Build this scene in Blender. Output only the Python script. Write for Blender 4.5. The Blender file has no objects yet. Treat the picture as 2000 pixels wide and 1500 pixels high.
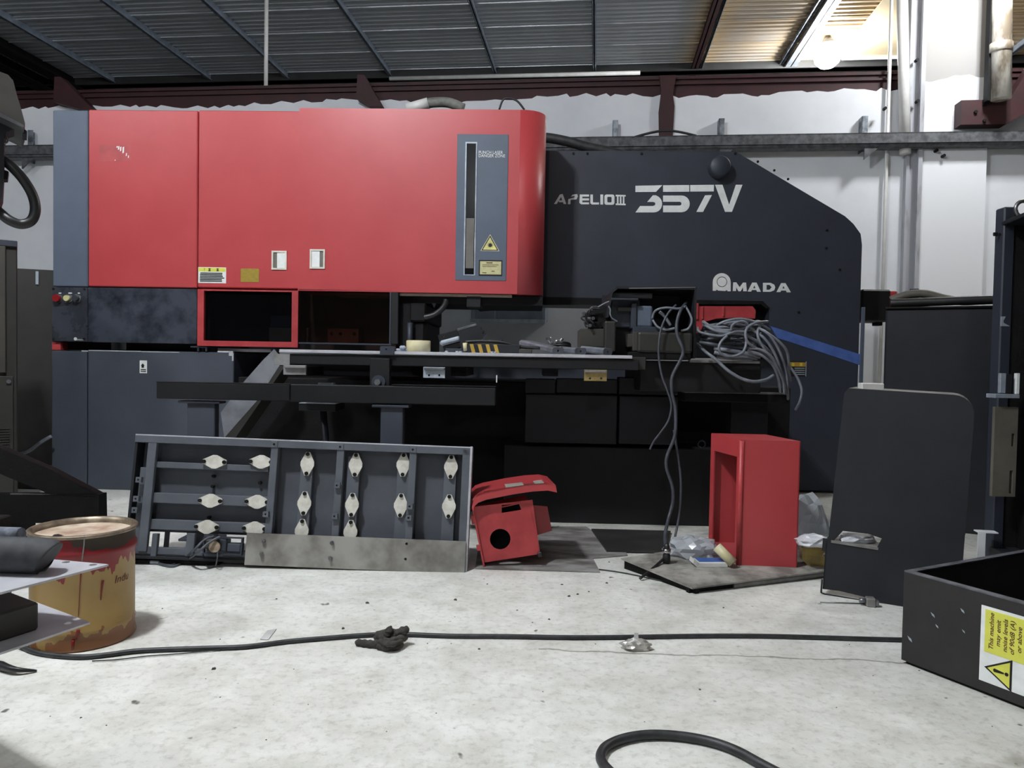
import bpy, bmesh, math, random
from mathutils import Vector, Matrix
from mathutils.geometry import tessellate_polygon
random.seed(7)
S = bpy.context.scene
COL = S.collection

# ------------------------------------------------------------------ camera
F = 1480.0
CAMH = 0.914
PITCH = math.atan(44 / F)
ROLL = 0.018
fw = Vector((0, math.cos(PITCH), -math.sin(PITCH)))
r0 = Vector((1, 0, 0)); u0 = r0.cross(fw)
rt = r0 * math.cos(ROLL) + u0 * math.sin(ROLL)
up = u0 * math.cos(ROLL) - r0 * math.sin(ROLL)
CP = Vector((0, 0, CAMH))
cd = bpy.data.cameras.new('camera'); cam = bpy.data.objects.new('camera', cd); COL.objects.link(cam)
cd.sensor_width = 36; cd.lens = F * 36 / 2000; cd.clip_start = .05; cd.clip_end = 100
cam.matrix_world = Matrix(((rt.x, up.x, -fw.x, CP.x), (rt.y, up.y, -fw.y, CP.y), (rt.z, up.z, -fw.z, CP.z), (0, 0, 0, 1)))
S.camera = cam

# ------------------------------------------------------------------ world, lights, exposure
w = bpy.data.worlds.new('hall_ambient'); S.world = w; w.use_nodes = True
w.node_tree.nodes['Background'].inputs[0].default_value = (.75, .87, 1, 1)
w.node_tree.nodes['Background'].inputs[1].default_value = 0.0
S.view_settings.view_transform = 'Standard'; S.view_settings.look = 'None'
S.view_settings.exposure = 0.55; S.view_settings.gamma = 1; S.view_settings.use_curve_mapping = False
# lamps of the hall outside the picture, read from the photograph: the shadow of the head cover (front left), the pail's shadow (left),
# the lamp dots mirrored in the laser panel (behind the viewer), the stub shadows on the wall (right): (name, x, y, z, watt)
LAMPS = [('lamp_front_left_offscreen', -1.7, 1.5, 4.5, 1350), ('lamp_left_offscreen', -5.0, 1.2, 4.5, 620), ('lamp_right_offscreen', 4.2, 6.3, 4.5, 400), ('lamp_behind_offscreen', -.9, -5.7, 4.5, 420)]
FLOOD_W = 240

# ------------------------------------------------------------------ helpers
def ray(px, py):
    return fw + rt * ((px - 1000) / F) + up * ((750 - py) / F)
def at(px, py, Y):
    d = ray(px, py); return CP + d * (Y / d.y)
def fp(px, py, h=0.0):
    d = ray(px, py); return CP + d * ((h - CAMH) / d.z)
def frame(o, yaw=0, lean=0, roll=0):
    # local x to the right, y away from the viewer, z up; yaw>0 brings the right end nearer
    return Matrix.Translation(o) @ Matrix.Rotation(-yaw, 4, 'Z') @ Matrix.Rotation(-lean, 4, 'X') @ Matrix.Rotation(roll, 4, 'Y')
def loc(M, px, py, d=0.0):
    n = (M.to_3x3() @ Vector((0, 1, 0))); o = M @ Vector((0, d, 0)); r = ray(px, py)
    t = (o - CP).dot(n) / r.dot(n)
    return M.inverted() @ (CP + r * t)
def lin(c):
    return tuple(((v / 255) / 12.92 if v <= 10 else (((v / 255) + .055) / 1.055) ** 2.4) for v in c)

WM = {}
I4 = Matrix.Identity(4)
class MB:
    def __init__(s, M=I4): s.v = []; s.f = []; s.sm = []; s.M = M
    def add(s, vs, fs, smooth=False, M=None):
        o = len(s.v); T = s.M if M is None else s.M @ M
        s.v += [T @ Vector(v) for v in vs]
        s.f += [tuple(o + i for i in f) for f in fs]; s.sm += [smooth] * len(fs)
        return s
    def addbm(s, bm, smooth=False, M=None):
        bm.verts.ensure_lookup_table(); bm.verts.index_update()
        s.add([v.co.copy() for v in bm.verts], [[v.index for v in f.verts] for f in bm.faces], smooth, M); bm.free(); return s
    def box(s, x0, x1, y0, y1, z0, z1, b=0.0, M=None, seg=1):
        if x0 > x1: x0, x1 = x1, x0
        if y0 > y1: y0, y1 = y1, y0
        if z0 > z1: z0, z1 = z1, z0
        if b <= 0:
            vs = [(x, y, z) for z in (z0, z1) for y in (y0, y1) for x in (x0, x1)]
            return s.add(vs, [(0, 2, 3, 1), (4, 5, 7, 6), (0, 1, 5, 4), (2, 6, 7, 3), (0, 4, 6, 2), (1, 3, 7, 5)], False, M)
        bm = bmesh.new(); bmesh.ops.create_cube(bm, size=1)
        for v in bm.verts: v.co = ((x0 + x1) / 2 + v.co.x * (x1 - x0), (y0 + y1) / 2 + v.co.y * (y1 - y0), (z0 + z1) / 2 + v.co.z * (z1 - z0))
        b = min(b, .45 * min(x1 - x0, y1 - y0, z1 - z0))
        bmesh.ops.bevel(bm, geom=bm.edges[:], offset=b, segments=seg, affect='EDGES', profile=.5)
        return s.addbm(bm, False, M)
    def prism(s, poly, y0, y1, holes=(), M=None):
        loops = [list(poly)] + [list(h) for h in holes]
        tris = tessellate_polygon([[Vector((p[0], p[1], 0)) for p in l] for l in loops])
        flat = [p for l in loops for p in l]; n = len(flat)
        vs = [(p[0], y0, p[1]) for p in flat] + [(p[0], y1, p[1]) for p in flat]
        fs = []
        for t in tris:
            a, b_, c = (flat[i] for i in t)
            ccw = (b_[0] - a[0]) * (c[1] - a[1]) - (b_[1] - a[1]) * (c[0] - a[0]) > 0
            t = tuple(t) if ccw else tuple(reversed(t))
            fs.append(t); fs.append(tuple(n + i for i in reversed(t)))
        o = 0
        for k, l in enumerate(loops):
            area = sum(l[i][0] * l[(i + 1) % len(l)][1] - l[(i + 1) % len(l)][0] * l[i][1] for i in range(len(l)))
            for i in range(len(l)):
                a = o + i; b_ = o + (i + 1) % len(l)
                q = (b_, a, n + a, n + b_)
                if (area > 0) != (k == 0): q = tuple(reversed(q))
                fs.append(q)
            o += len(l)
        return s.add(vs, fs, False, M)
    def tube(s, pts, r, n=8, res=6, smooth=True, cap=True, r1=None, blunt=False):
        P = [Vector(p) for p in pts]
        if res > 1 and len(P) > 2:
            Q = []
            for i in range(len(P) - 1):
                a = P[max(i - 1, 0)]; b = P[i]; c = P[i + 1]; d = P[min(i + 2, len(P) - 1)]
                for k in range(res):
                    t = k / res
                    Q.append(.5 * ((2 * b) + (c - a) * t + (2 * a - 5 * b + 4 * c - d) * t * t + (3 * b - a - 3 * c + d) * t ** 3))
            Q.append(P[-1]); P = Q
        vs = []; fs = []; N = None
        for i, p in enumerate(P):
            t = (P[min(i + 1, len(P) - 1)] - P[max(i - 1, 0)])
            if t.length < 1e-9: t = Vector((0, 0, 1))
            t.normalize()
            if N is None: N = t.orthogonal().normalized()
            N = (N - t * N.dot(t)); N = N.normalized() if N.length > 1e-6 else t.orthogonal().normalized()
            B = t.cross(N); rr = r if r1 is None else r + (r1 - r) * i / (len(P) - 1)
            if blunt: rr *= max(.12, (1 - abs(2 * i / (len(P) - 1) - 1) ** 5)) ** .5 * (1 + .12 * math.sin(i * 1.7))
            vs += [p + (N * math.cos(2 * math.pi * k / n) + B * math.sin(2 * math.pi * k / n)) * rr for k in range(n)]
        for i in range(len(P) - 1):
            for k in range(n):
                a = i * n + k; b = i * n + (k + 1) % n
                fs.append((a, b, b + n, a + n))
        s.add(vs, fs, smooth)
        if cap: s.add(vs[:n], [tuple(reversed(range(n)))]); s.add(vs[-n:], [tuple(range(n))])
        return s
    def lathe(s, prof, n=32, M=None, smooth=True):
        vs = [(r * math.cos(2 * math.pi * k / n), r * math.sin(2 * math.pi * k / n), z) for r, z in prof for k in range(n)]
        fs = []
        for i in range(len(prof) - 1):
            for k in range(n):
                a = i * n + k; b = i * n + (k + 1) % n
                fs.append((a, b, b + n, a + n))
        return s.add(vs, fs, smooth, M)
    def disc(s, r, z=0, n=24, M=None, flip=False):
        f = tuple(range(n)); return s.add([(r * math.cos(2 * math.pi * k / n), r * math.sin(2 * math.pi * k / n), z) for k in range(n)], [f if not flip else tuple(reversed(f))], False, M)
    def cyl(s, c, r, y0, y1, n=20, M=None, smooth=True):      # along local y
        vs = [(c[0] + r * math.cos(2 * math.pi * k / n), y, c[1] + r * math.sin(2 * math.pi * k / n)) for y in (y0, y1) for k in range(n)]
        s.add(vs, [(k, n + k, n + (k + 1) % n, (k + 1) % n) for k in range(n)], smooth, M)
        s.add(vs, [tuple(range(n)), tuple(range(2 * n - 1, n - 1, -1))], False, M); return s
    def torus(s, R, r, M=None, n=24, m=8, a0=0, a1=2 * math.pi):
        pts = [(R * math.cos(a0 + (a1 - a0) * k / n), 0, R * math.sin(a0 + (a1 - a0) * k / n)) for k in range(n + 1)]
        T = s.M; s.M = T if M is None else T @ M; s.tube([Vector(p) for p in pts], r, m, 1); s.M = T; return s
    def build(s, name, mat, parent=None, origin=None, label=None):
        me = bpy.data.meshes.new(name)
        if parent is not None: W = WM[parent]
        else:
            o = origin
            if o is None:
                xs = [v.x for v in s.v]; ys = [v.y for v in s.v]
                o = Vector(((min(xs) + max(xs)) / 2, (min(ys) + max(ys)) / 2, min(v.z for v in s.v)))
            W = Matrix.Translation(o)
        inv = W.inverted()
        me.from_pydata([tuple(inv @ v) for v in s.v], [], s.f)
        me.polygons.foreach_set('use_smooth', s.sm)
        bm = bmesh.new(); bm.from_mesh(me); bmesh.ops.remove_doubles(bm, verts=bm.verts, dist=1e-5)
        bmesh.ops.recalc_face_normals(bm, faces=bm.faces); bm.to_mesh(me); bm.free()
        me.materials.append(mat); me.update()
        ob = bpy.data.objects.new(name, me); COL.objects.link(ob); WM[ob] = W
        if parent is not None: ob.parent = parent
        else: ob.matrix_world = W
        if label: ob['label'] = label
        return ob
def tag(o, label, cat, group=None, kind=None):
    if label: o['label'] = label
    if cat: o['category'] = cat
    if group: o['group'] = group
    if kind: o['kind'] = kind
    return o
def thing(name, M, label, cat, group=None):
    o = bpy.data.objects.new(name, None); COL.objects.link(o); o.matrix_world = M; WM[o] = M.copy(); o.empty_display_size = .1
    return tag(o, label, cat, group)
def struct(o): o['kind'] = 'structure'; return o
def textmesh(mb, txt, x, z, h, y, M=I4, align='LEFT', rot=0, sx=1.0, shear=0, bold=0):
    cu = bpy.data.curves.new('t', 'FONT'); cu.body = txt; cu.size = 1; cu.align_x = align; cu.shear = shear; cu.offset = bold; cu.resolution_u = 3
    o = bpy.data.objects.new('t', cu); COL.objects.link(o)
    dg = bpy.context.evaluated_depsgraph_get(); me = bpy.data.meshes.new_from_object(o.evaluated_get(dg))
    k = h / .7; T = M @ Matrix.Translation((x, y, z)) @ Matrix.Rotation(-rot, 4, 'Y')
    vs = [(v.co.x * k * sx, 0, v.co.y * k) for v in me.vertices]
    mb.add(vs, [tuple(p.vertices) for p in me.polygons], False, T)
    bpy.data.objects.remove(o); bpy.data.curves.remove(cu); bpy.data.meshes.remove(me); return mb

# ------------------------------------------------------------------ materials
def mat(name, c, rough=.5, metal=0, c2=None, scale=6, lo=.35, hi=.65, bump=0, bscale=40, detail=4, spec=.5, rvar=0, coat=0, stretch=None):
    m = bpy.data.materials.new(name); m.use_nodes = True; nt = m.node_tree; b = nt.nodes['Principled BSDF']; L = nt.links.new
    b.inputs['Roughness'].default_value = rough; b.inputs['Metallic'].default_value = metal; b.inputs['Specular IOR Level'].default_value = spec
    if coat: b.inputs['Coat Weight'].default_value = coat; b.inputs['Coat Roughness'].default_value = .12
    tc = nt.nodes.new('ShaderNodeTexCoord'); src = tc.outputs['Object']
    if stretch:
        mp = nt.nodes.new('ShaderNodeMapping'); mp.inputs['Scale'].default_value = stretch; L(src, mp.inputs[0]); src = mp.outputs[0]
    if c2 is None: c2 = tuple(v * .86 for v in c)
    n = nt.nodes.new('ShaderNodeTexNoise'); n.inputs['Scale'].default_value = scale; n.inputs['Detail'].default_value = detail; n.inputs['Roughness'].default_value = .6
    L(src, n.inputs['Vector'])
    r = nt.nodes.new('ShaderNodeValToRGB'); r.color_ramp.elements[0].position = lo; r.color_ramp.elements[1].position = hi
    r.color_ramp.elements[0].color = (*lin(c2), 1); r.color_ramp.elements[1].color = (*lin(c), 1)
    L(n.outputs['Fac'], r.inputs[0]); L(r.outputs[0], b.inputs['Base Color'])
    if rvar:
        mr = nt.nodes.new('ShaderNodeMapRange'); mr.inputs[1].default_value = lo; mr.inputs[2].default_value = hi
        mr.inputs[3].default_value = rough + rvar; mr.inputs[4].default_value = max(.02, rough - rvar); L(n.outputs['Fac'], mr.inputs[0]); L(mr.outputs[0], b.inputs['Roughness'])
    if bump:
        n2 = nt.nodes.new('ShaderNodeTexNoise'); n2.inputs['Scale'].default_value = bscale; n2.inputs['Detail'].default_value = 3; L(src, n2.inputs['Vector'])
        bp = nt.nodes.new('ShaderNodeBump'); bp.inputs['Strength'].default_value = bump; bp.inputs['Distance'].default_value = .01
        L(n2.outputs['Fac'], bp.inputs['Height']); L(bp.outputs[0], b.inputs['Normal'])
    return m
def glass(name, c, rough=.06, trans=.9, base=None):
    m = bpy.data.materials.new(name); m.use_nodes = True; nt = m.node_tree; L = nt.links.new
    o = nt.nodes['Material Output']; b = nt.nodes['Principled BSDF']
    b.inputs['Base Color'].default_value = (*lin(base or c), 1); b.inputs['Roughness'].default_value = rough
    tr = nt.nodes.new('ShaderNodeBsdfTransparent'); tr.inputs[0].default_value = (*lin(c), 1)
    mx = nt.nodes.new('ShaderNodeMixShader'); mx.inputs[0].default_value = trans
    L(b.outputs[0], mx.inputs[1]); L(tr.outputs[0], mx.inputs[2]); L(mx.outputs[0], o.inputs[0]); return m
def emit(name, c, s):
    m = bpy.data.materials.new(name); m.use_nodes = True; b = m.node_tree.nodes['Principled BSDF']
    b.inputs['Base Color'].default_value = (*c, 1); b.inputs['Emission Color'].default_value = (*c, 1); b.inputs['Emission Strength'].default_value = s; return m

RED = mat('red_powder_coat', (184, 68, 71), .38, c2=(178, 62, 66), spec=.55, scale=3, bump=.04, bscale=300)
REDH = mat('red_scuffed_paint', (184, 66, 69), .45, c2=(166, 54, 58), scale=9, lo=.4, hi=.6)
BEAMR = mat('maroon_primer', (60, 24, 28), .65, c2=(46, 19, 23), scale=5)
SLATE = mat('slate_blue_coat', (88, 98, 114), .5, c2=(82, 92, 107), scale=4, bump=.05, bscale=300)
CHAR = mat('charcoal_coat', (50, 55, 66), .5, c2=(46, 50, 60), scale=5, bump=.05, bscale=300)
CAB = mat('cabinet_grey_coat', (70, 75, 86), .5, c2=(64, 69, 79), scale=4, bump=.05, bscale=300)
BLK = mat('black_coat', (24, 25, 27), .55, c2=(19, 20, 22), scale=6, bump=.06, bscale=150, spec=.35)
BLKD = mat('black_grimy_steel', (18, 18, 19), .65, c2=(11, 11, 12), scale=9, bump=.2, bscale=60, spec=.25)
BLKC = mat('black_cover_coat', (36, 38, 43), .55, c2=(31, 33, 37), scale=7, bump=.05, bscale=200, spec=.35)
RUB = mat('black_rubber', (26, 26, 27), .42, c2=(36, 36, 36), scale=20)
RUBD = mat('dusty_black_cable', (52, 53, 55), .5, c2=(30, 31, 32), scale=30)
WIRE = mat('grey_cable_sheath', (128, 133, 142), .42, c2=(98, 102, 110), scale=14)
WIRED = mat('dark_grey_cable', (84, 88, 96), .45, c2=(60, 63, 70), scale=14)
STEEL = mat('steel', (150, 152, 155), .35, .85, c2=(110, 112, 116), scale=8)
GALV = mat('galvanised', (150, 156, 164), .5, .55, c2=(92, 98, 106), scale=14, lo=.38, hi=.6)
GALVB = mat('galvanised_box', (190, 198, 208), .5, .25, c2=(150, 158, 168), scale=9)
RAILM = mat('galvanised_dirty_rail', (104, 106, 110), .65, .2, c2=(68, 68, 70), scale=16)
PLATE = mat('bare_steel_plate', (150, 150, 150), .5, .3, c2=(110, 106, 102), scale=7)
PLATEL = mat('light_steel_plate', (200, 200, 206), .45, .25, c2=(172, 172, 178), scale=7)
WHITE = mat('white_paint', (236, 238, 240), .55, c2=(226, 228, 231), scale=5)
PVC = mat('white_pvc', (226, 226, 224), .4, c2=(210, 208, 204), scale=6)
DIRTPVC = mat('stained_pvc', (214, 210, 200), .45, c2=(120, 108, 92), scale=5, lo=.38, hi=.55, stretch=(1, 1, .4))
LETTER = mat('white_lettering', (238, 240, 238), .5, c2=(225, 228, 226), scale=20)
YEL = mat('yellow_sticker', (222, 222, 92), .5, c2=(212, 212, 84), scale=20)
YELD = mat('faded_yellow_sticker', (158, 140, 40), .6, c2=(148, 122, 42), scale=40)
AMB = mat('cream_label', (206, 200, 150), .5, c2=(190, 186, 138), scale=60)
BLACKINK = mat('black_ink', (16, 16, 16), .6)
REDINK = mat('dark_red_ink', (88, 34, 24), .6)
OLIVE = mat('olive_brown_coat', (64, 62, 56), .55, c2=(52, 50, 46), scale=5)
OLIVED = mat('dark_olive_coat', (46, 45, 41), .55, c2=(38, 37, 34), scale=5)
TAPE = mat('cream_tape', (216, 210, 178), .5, c2=(196, 186, 140), scale=12)
ZINC = mat('yellow_zinc', (206, 184, 112), .35, .6, c2=(150, 128, 90), scale=9)
BLUEF = mat('blue_film', (82, 110, 178), .45, c2=(72, 98, 162), scale=12, lo=.4, hi=.6)
CHECK = mat('dusty_chequer_plate', (176, 174, 166), .6, .1, c2=(118, 116, 110), scale=6, lo=.4, hi=.6)
CHROME = mat('chrome', (210, 212, 215), .15, 1)
GLOVE = mat('oily_rag', (74, 70, 64), .9, c2=(44, 42, 40), scale=18, bump=.5, bscale=80)
PAPER = mat('white_paper', (226, 226, 222), .7)
FOIL = mat('foil_wrap', (215, 212, 205), .3, .5, c2=(150, 146, 140), scale=20)
CHIP = mat('dark_chip', (70, 68, 64), .8, c2=(46, 44, 42), scale=60)
PLASTIC = glass('clear_plastic_film', (205, 210, 215), .2, .45)
SMOKE = glass('smoked_window', (185, 187, 192), .1, .86, (26, 27, 29))
AMBERG = glass('brown_window', (205, 186, 176), .1, .86, (30, 26, 24))
BLGLOSS = mat('black_gloss_panel', (34, 36, 42), .14, c2=(66, 70, 80), scale=5, lo=.44, hi=.66, rvar=.1, detail=6)
CTRL = mat('control_panel_black', (46, 48, 54), .3, c2=(64, 67, 76), scale=6, rvar=.1)
# ------------------------------------------------------------------ frames of the place
WALL = frame(Vector((0, 8.0, 0)), math.radians(6.3))
MACH = frame(Vector((0, 5.02, 0)), math.radians(1.6))
def wx(px, py, d=0): return loc(WALL, px, py, d)

# floor
def floor_mat():
    m = bpy.data.materials.new('dusty_concrete'); m.use_nodes = True; nt = m.node_tree; b = nt.nodes['Principled BSDF']; L = nt.links.new
    tc = nt.nodes.new('ShaderNodeTexCoord'); P = tc.outputs['Object']
    def noise(s, d=5, r=.6, v=P):
        n = nt.nodes.new('ShaderNodeTexNoise'); n.inputs['Scale'].default_value = s; n.inputs['Detail'].default_value = d; n.inputs['Roughness'].default_value = r; L(v, n.inputs['Vector']); return n.outputs['Fac']
    def ramp(f, p0, c0, p1, c1):
        r = nt.nodes.new('ShaderNodeValToRGB'); e = r.color_ramp.elements; e[0].position = p0; e[1].position = p1; e[0].color = (*lin(c0), 1); e[1].color = (*lin(c1), 1); L(f, r.inputs[0]); return r.outputs[0]
    def mul(a, c, f=1):
        x = nt.nodes.new('ShaderNodeMix'); x.data_type = 'RGBA'; x.blend_type = 'MULTIPLY'; x.inputs[0].default_value = f; L(a, x.inputs[6]); L(c, x.inputs[7]); return x.outputs[2]
    base = ramp(noise(.9, 6, .65), .3, (214, 214, 207), .68, (238, 239, 234))
    mid = ramp(noise(5, 6, .7), .3, (224, 223, 218), .6, (255, 255, 255))
    fine = ramp(noise(38, 4, .7), .3, (226, 225, 222), .5, (255, 255, 255))
    spot = ramp(noise(17, 2, .5), .24, (120, 118, 112), .29, (255, 255, 255))
    stain = ramp(noise(2.1, 5, .62), .26, (186, 183, 175), .37, (255, 255, 255))
    c = mul(mul(mul(mul(base, mid), fine), spot), stain)
    # hairline crack running beside the cable
    sp = nt.nodes.new('ShaderNodeSeparateXYZ'); L(P, sp.inputs[0])
    def mth(op, a, bv):
        x = nt.nodes.new('ShaderNodeMath'); x.operation = op
        for i, q in enumerate((a, bv)):
            if isinstance(q, (int, float)): x.inputs[i].default_value = q
            else: L(q, x.inputs[i])
        return x.outputs[0]
    line = mth('ADD', mth('MULTIPLY', sp.outputs[0], -.045), 2.39)
    wob = mth('MULTIPLY', mth('SUBTRACT', noise(4, 4), .5), .09)
    dist = mth('ABSOLUTE', mth('SUBTRACT', mth('SUBTRACT', sp.outputs[1], line), wob), 0)
    dist = mth('ADD', dist, mth('MULTIPLY', mth('LESS_THAN', sp.outputs[0], .1), 1))
    c = mul(c, ramp(dist, .0015, (150, 148, 142), .006, (255, 255, 255)))
    L(c, b.inputs['Base Color']); b.inputs['Roughness'].default_value = .55
    bp = nt.nodes.new('ShaderNodeBump'); bp.inputs['Strength'].default_value = .15; bp.inputs['Distance'].default_value = .01; L(noise(30, 5), bp.inputs['Height']); L(bp.outputs[0], b.inputs['Normal'])
    return m
fl = MB(); fl.box(-14, 14, -10, 15, -.2, 0); struct(fl.build('floor', floor_mat(), origin=Vector((0, 0, 0))))

# partition wall with a ragged plaster top, a beam lying on it
ztop = wx(1000, 194).z
poly = [(-9, 0), (9, 0)]
x = 9.0
while x > -9:
    poly.append((x, ztop + random.uniform(-.012, .03) + .02 * math.sin(x * 2.3))); x -= random.uniform(.03, .12)
poly.append((-9, ztop))
def wall_mat():
    m = mat('white_limewash', (232, 234, 238), .7, c2=(214, 217, 223), scale=1.3, lo=.3, hi=.7, bump=.08, bscale=25); return m
WALLM = wall_mat()
struct(MB(WALL).prism(poly, 0, .02).build('wall_back', WALLM, origin=WALL.translation))
struct(MB(WALL).box(-9, 9, .02, .22, 0, ztop - .05).build('wall_back_core', WALLM, origin=WALL.translation))
zb = wx(1000, 155).z; zm = wx(1000, 172).z
bm_ = MB(WALL)
bm_.box(-9, 9, .03, .2, ztop - .04, zm); bm_.box(-9, 9, .0, .24, zm, zm + .02); bm_.box(-9, 9, .04, .2, zm, zb - .03); bm_.box(-9, 9, .015, .24, zb - .03, zb)
struct(bm_.build('trim_1', BEAMR, origin=WALL @ Vector((0, .1, ztop)), label='maroon steel beam lying on top of the white wall'))
# haunch brackets rising from the beam
def wedge(px0, px1, py0, py1, name, d0=-.12):
    a = wx(px0, py0, d0); b = wx(px1, py1, d0)
    m = MB(WALL); wd = .1
    m.prism([(a.x, a.z), (a.x + wd * .7, a.z), (b.x + wd, b.z), (b.x - wd * .4, b.z), (a.x - .01, b.z + (a.z - b.z) * .25)], d0, d0 + .12)
    o = m.build(name, BEAMR, origin=WALL @ Vector((b.x, d0 + .06, b.z))); return o
struct(wedge(698, 728, 146, 207, 'trim_2')); struct(wedge(106, 165, 150, 214, 'trim_3'))
# red hanger column coming out of the wall
a = wx(1290, 148, -.03); b = wx(1314, 266, -.03)
struct(MB(WALL).prism([(a.x, b.z), (b.x, b.z), (b.x + .01, b.z + .3), (b.x - .01, b.z + .42), (b.x + .02, a.z), (a.x - .01, a.z), (a.x + .01, b.z + .45), (a.x - .01, b.z + .25)], -.04, .02).build('trim_4', BEAMR, origin=WALL @ Vector((a.x, 0, b.z)), label='maroon steel stub running down the white wall'))

# concrete pier, cement grey above, limewashed below
def pier_mat():
    m = bpy.data.materials.new('pier_cement'); m.use_nodes = True; nt = m.node_tree; b = nt.nodes['Principled BSDF']; L = nt.links.new
    tc = nt.nodes.new('ShaderNodeTexCoord'); sp = nt.nodes.new('ShaderNodeSeparateXYZ'); L(tc.outputs['Object'], sp.inputs[0])
    n = nt.nodes.new('ShaderNodeTexNoise'); n.inputs['Scale'].default_value = 2.2; L(tc.outputs['Object'], n.inputs['Vector'])
    a_ = nt.nodes.new('ShaderNodeMath'); a_.operation = 'MULTIPLY_ADD'; a_.inputs[1].default_value = .25; L(n.outputs['Fac'], a_.inputs[0]); L(sp.outputs[2], a_.inputs[2])
    g = nt.nodes.new('ShaderNodeMath'); g.operation = 'GREATER_THAN'; g.inputs[1].default_value = wx(1870, 155).z + .12; L(a_.outputs[0], g.inputs[0])
    mx = nt.nodes.new('ShaderNodeMix'); mx.data_type = 'RGBA'; mx.inputs[6].default_value = (*lin((232, 234, 238)), 1); mx.inputs[7].default_value = (*lin((158, 156, 154)), 1)
    L(g.outputs[0], mx.inputs[0]); L(mx.outputs[2], b.inputs['Base Color']); b.inputs['Roughness'].default_value = .75; return m
p0 = wx(1796, 300, -.1).x; p1 = wx(1935, 100, -.1).x
struct(MB(WALL).box(p0, p1, -.1, .25, 0, 5.3).build('wall_pier', pier_mat(), origin=WALL.translation))
q0 = wx(1778, 300, -.13).x
m = MB(WALL); m.box(q0, p0 + .005, -.05, .02, 0, 5.2); m.box(p0 - .02, p0 + .02, -.13, -.09, 0, 5.2); m.box(q0 - .01, q0 + .02, -.07, .02, 0, 5.2)
struct(m.build('trim_5', mat('grey_column_paint', (172, 174, 180), .6, c2=(120, 118, 118), scale=4, lo=.36, hi=.5, stretch=(1, 1, .3)), origin=WALL @ Vector((q0, 0, 0)), label='weathered grey steel column beside the concrete pier'))
# enclosing walls of the hall (outside the view)
HALLM = mat('drab_hall_wall', (120, 122, 126), .8)
struct(MB().box(-14.2, -14, -10, 15, 0, 5.3).build('wall_left', HALLM, origin=Vector((-14, 0, 0))))
struct(MB().box(14, 14.2, -10, 15, 0, 5.3).build('wall_right', HALLM, origin=Vector((14, 0, 0))))
struct(MB().box(-14, 14, -10.2, -10, 0, 5.3).build('wall_front', HALLM, origin=Vector((0, -10, 0))))
struct(MB().box(-14, 14, 15, 15.2, 0, 5.3).build('wall_far', HALLM, origin=Vector((0, 15, 0))))

# roof: profiled sheets on purlins
ZR = CAMH + 4.3
def roof_mat():
    m = bpy.data.materials.new('profiled_roof_sheet'); m.use_nodes = True; nt = m.node_tree; b = nt.nodes['Principled BSDF']; L = nt.links.new
    tc = nt.nodes.new('ShaderNodeTexCoord'); P = tc.outputs['Object']; sp = nt.nodes.new('ShaderNodeSeparateXYZ'); L(P, sp.inputs[0])
    mp = nt.nodes.new('ShaderNodeMapping'); mp.inputs['Scale'].default_value = (.9, .22, 1); L(P, mp.inputs[0])
    n = nt.nodes.new('ShaderNodeTexNoise'); n.inputs['Scale'].default_value = 1.1; n.inputs['Detail'].default_value = 5; L(mp.outputs[0], n.inputs['Vector'])
    ad = nt.nodes.new('ShaderNodeMath'); ad.operation = 'MULTIPLY_ADD'; ad.inputs[1].default_value = 5.5; L(n.outputs['Fac'], ad.inputs[0]); L(sp.outputs[0], ad.inputs[2])
    mr = nt.nodes.new('ShaderNodeMapRange'); mr.inputs[1].default_value = 1.4; mr.inputs[2].default_value = 9.0; L(ad.outputs[0], mr.inputs[0])
    r = nt.nodes.new('ShaderNodeValToRGB'); r.color_ramp.elements[0].color = (*lin((172, 176, 182)), 1); r.color_ramp.elements[1].color = (*lin((188, 164, 130)), 1)
    r.color_ramp.elements[1].color = (*lin((172, 176, 182)), 1)
    for pos, cc in ((.18, (168, 170, 174)), (.36, (188, 164, 130)), (.84, (188, 164, 130))):
        e = r.color_ramp.elements.new(pos); e.color = (*lin(cc), 1)
    L(mr.outputs[0], r.inputs[0]); L(r.outputs[0], b.inputs['Base Color'])
    b.inputs['Metallic'].default_value = .3; b.inputs['Roughness'].default_value = .36; return m
ROOF = roof_mat()
ceil = MB(WALL).box(-17, 17, -21, 9, ZR + .09, ZR + .13); ceil = struct(ceil.build('ceiling', GALV, origin=WALL @ Vector((0, 0, ZR))))
rows = []
PITCHS = .655
d0 = loc(WALL, 1000, 131, 0)  # reference only
yy = -16.5
first = None; k = 0
while yy < 6.2:
    prof = []; nr = 6; wv = PITCHS / nr
    for j in range(nr):
        y = j * wv
        prof += [(y, .018), (y + .35 * wv, .018), (y + .5 * wv, 0), (y + .85 * wv, 0)]
    prof += [(PITCHS - .012, .018), (PITCHS - .006, -.012), (PITCHS + .004, -.012)]
    if first is None:
        vs = [(xx, p[0], p[1]) for p in prof for xx in (-13, 13)]
        fs = [(2 * i, 2 * i + 1, 2 * i + 3, 2 * i + 2) for i in range(len(prof) - 1)]
        mb = MB(WALL @ Matrix.Translation((0, yy, ZR))); mb.add(vs, fs)
        first = mb.build('roof_sheet', ROOF, ceil); base_y = yy
    else:
        o = first.copy(); COL.objects.link(o); o.parent = ceil; o.location = (WALL.to_3x3() @ Vector((0, yy - base_y, 0)))
    yy += PITCHS
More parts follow.
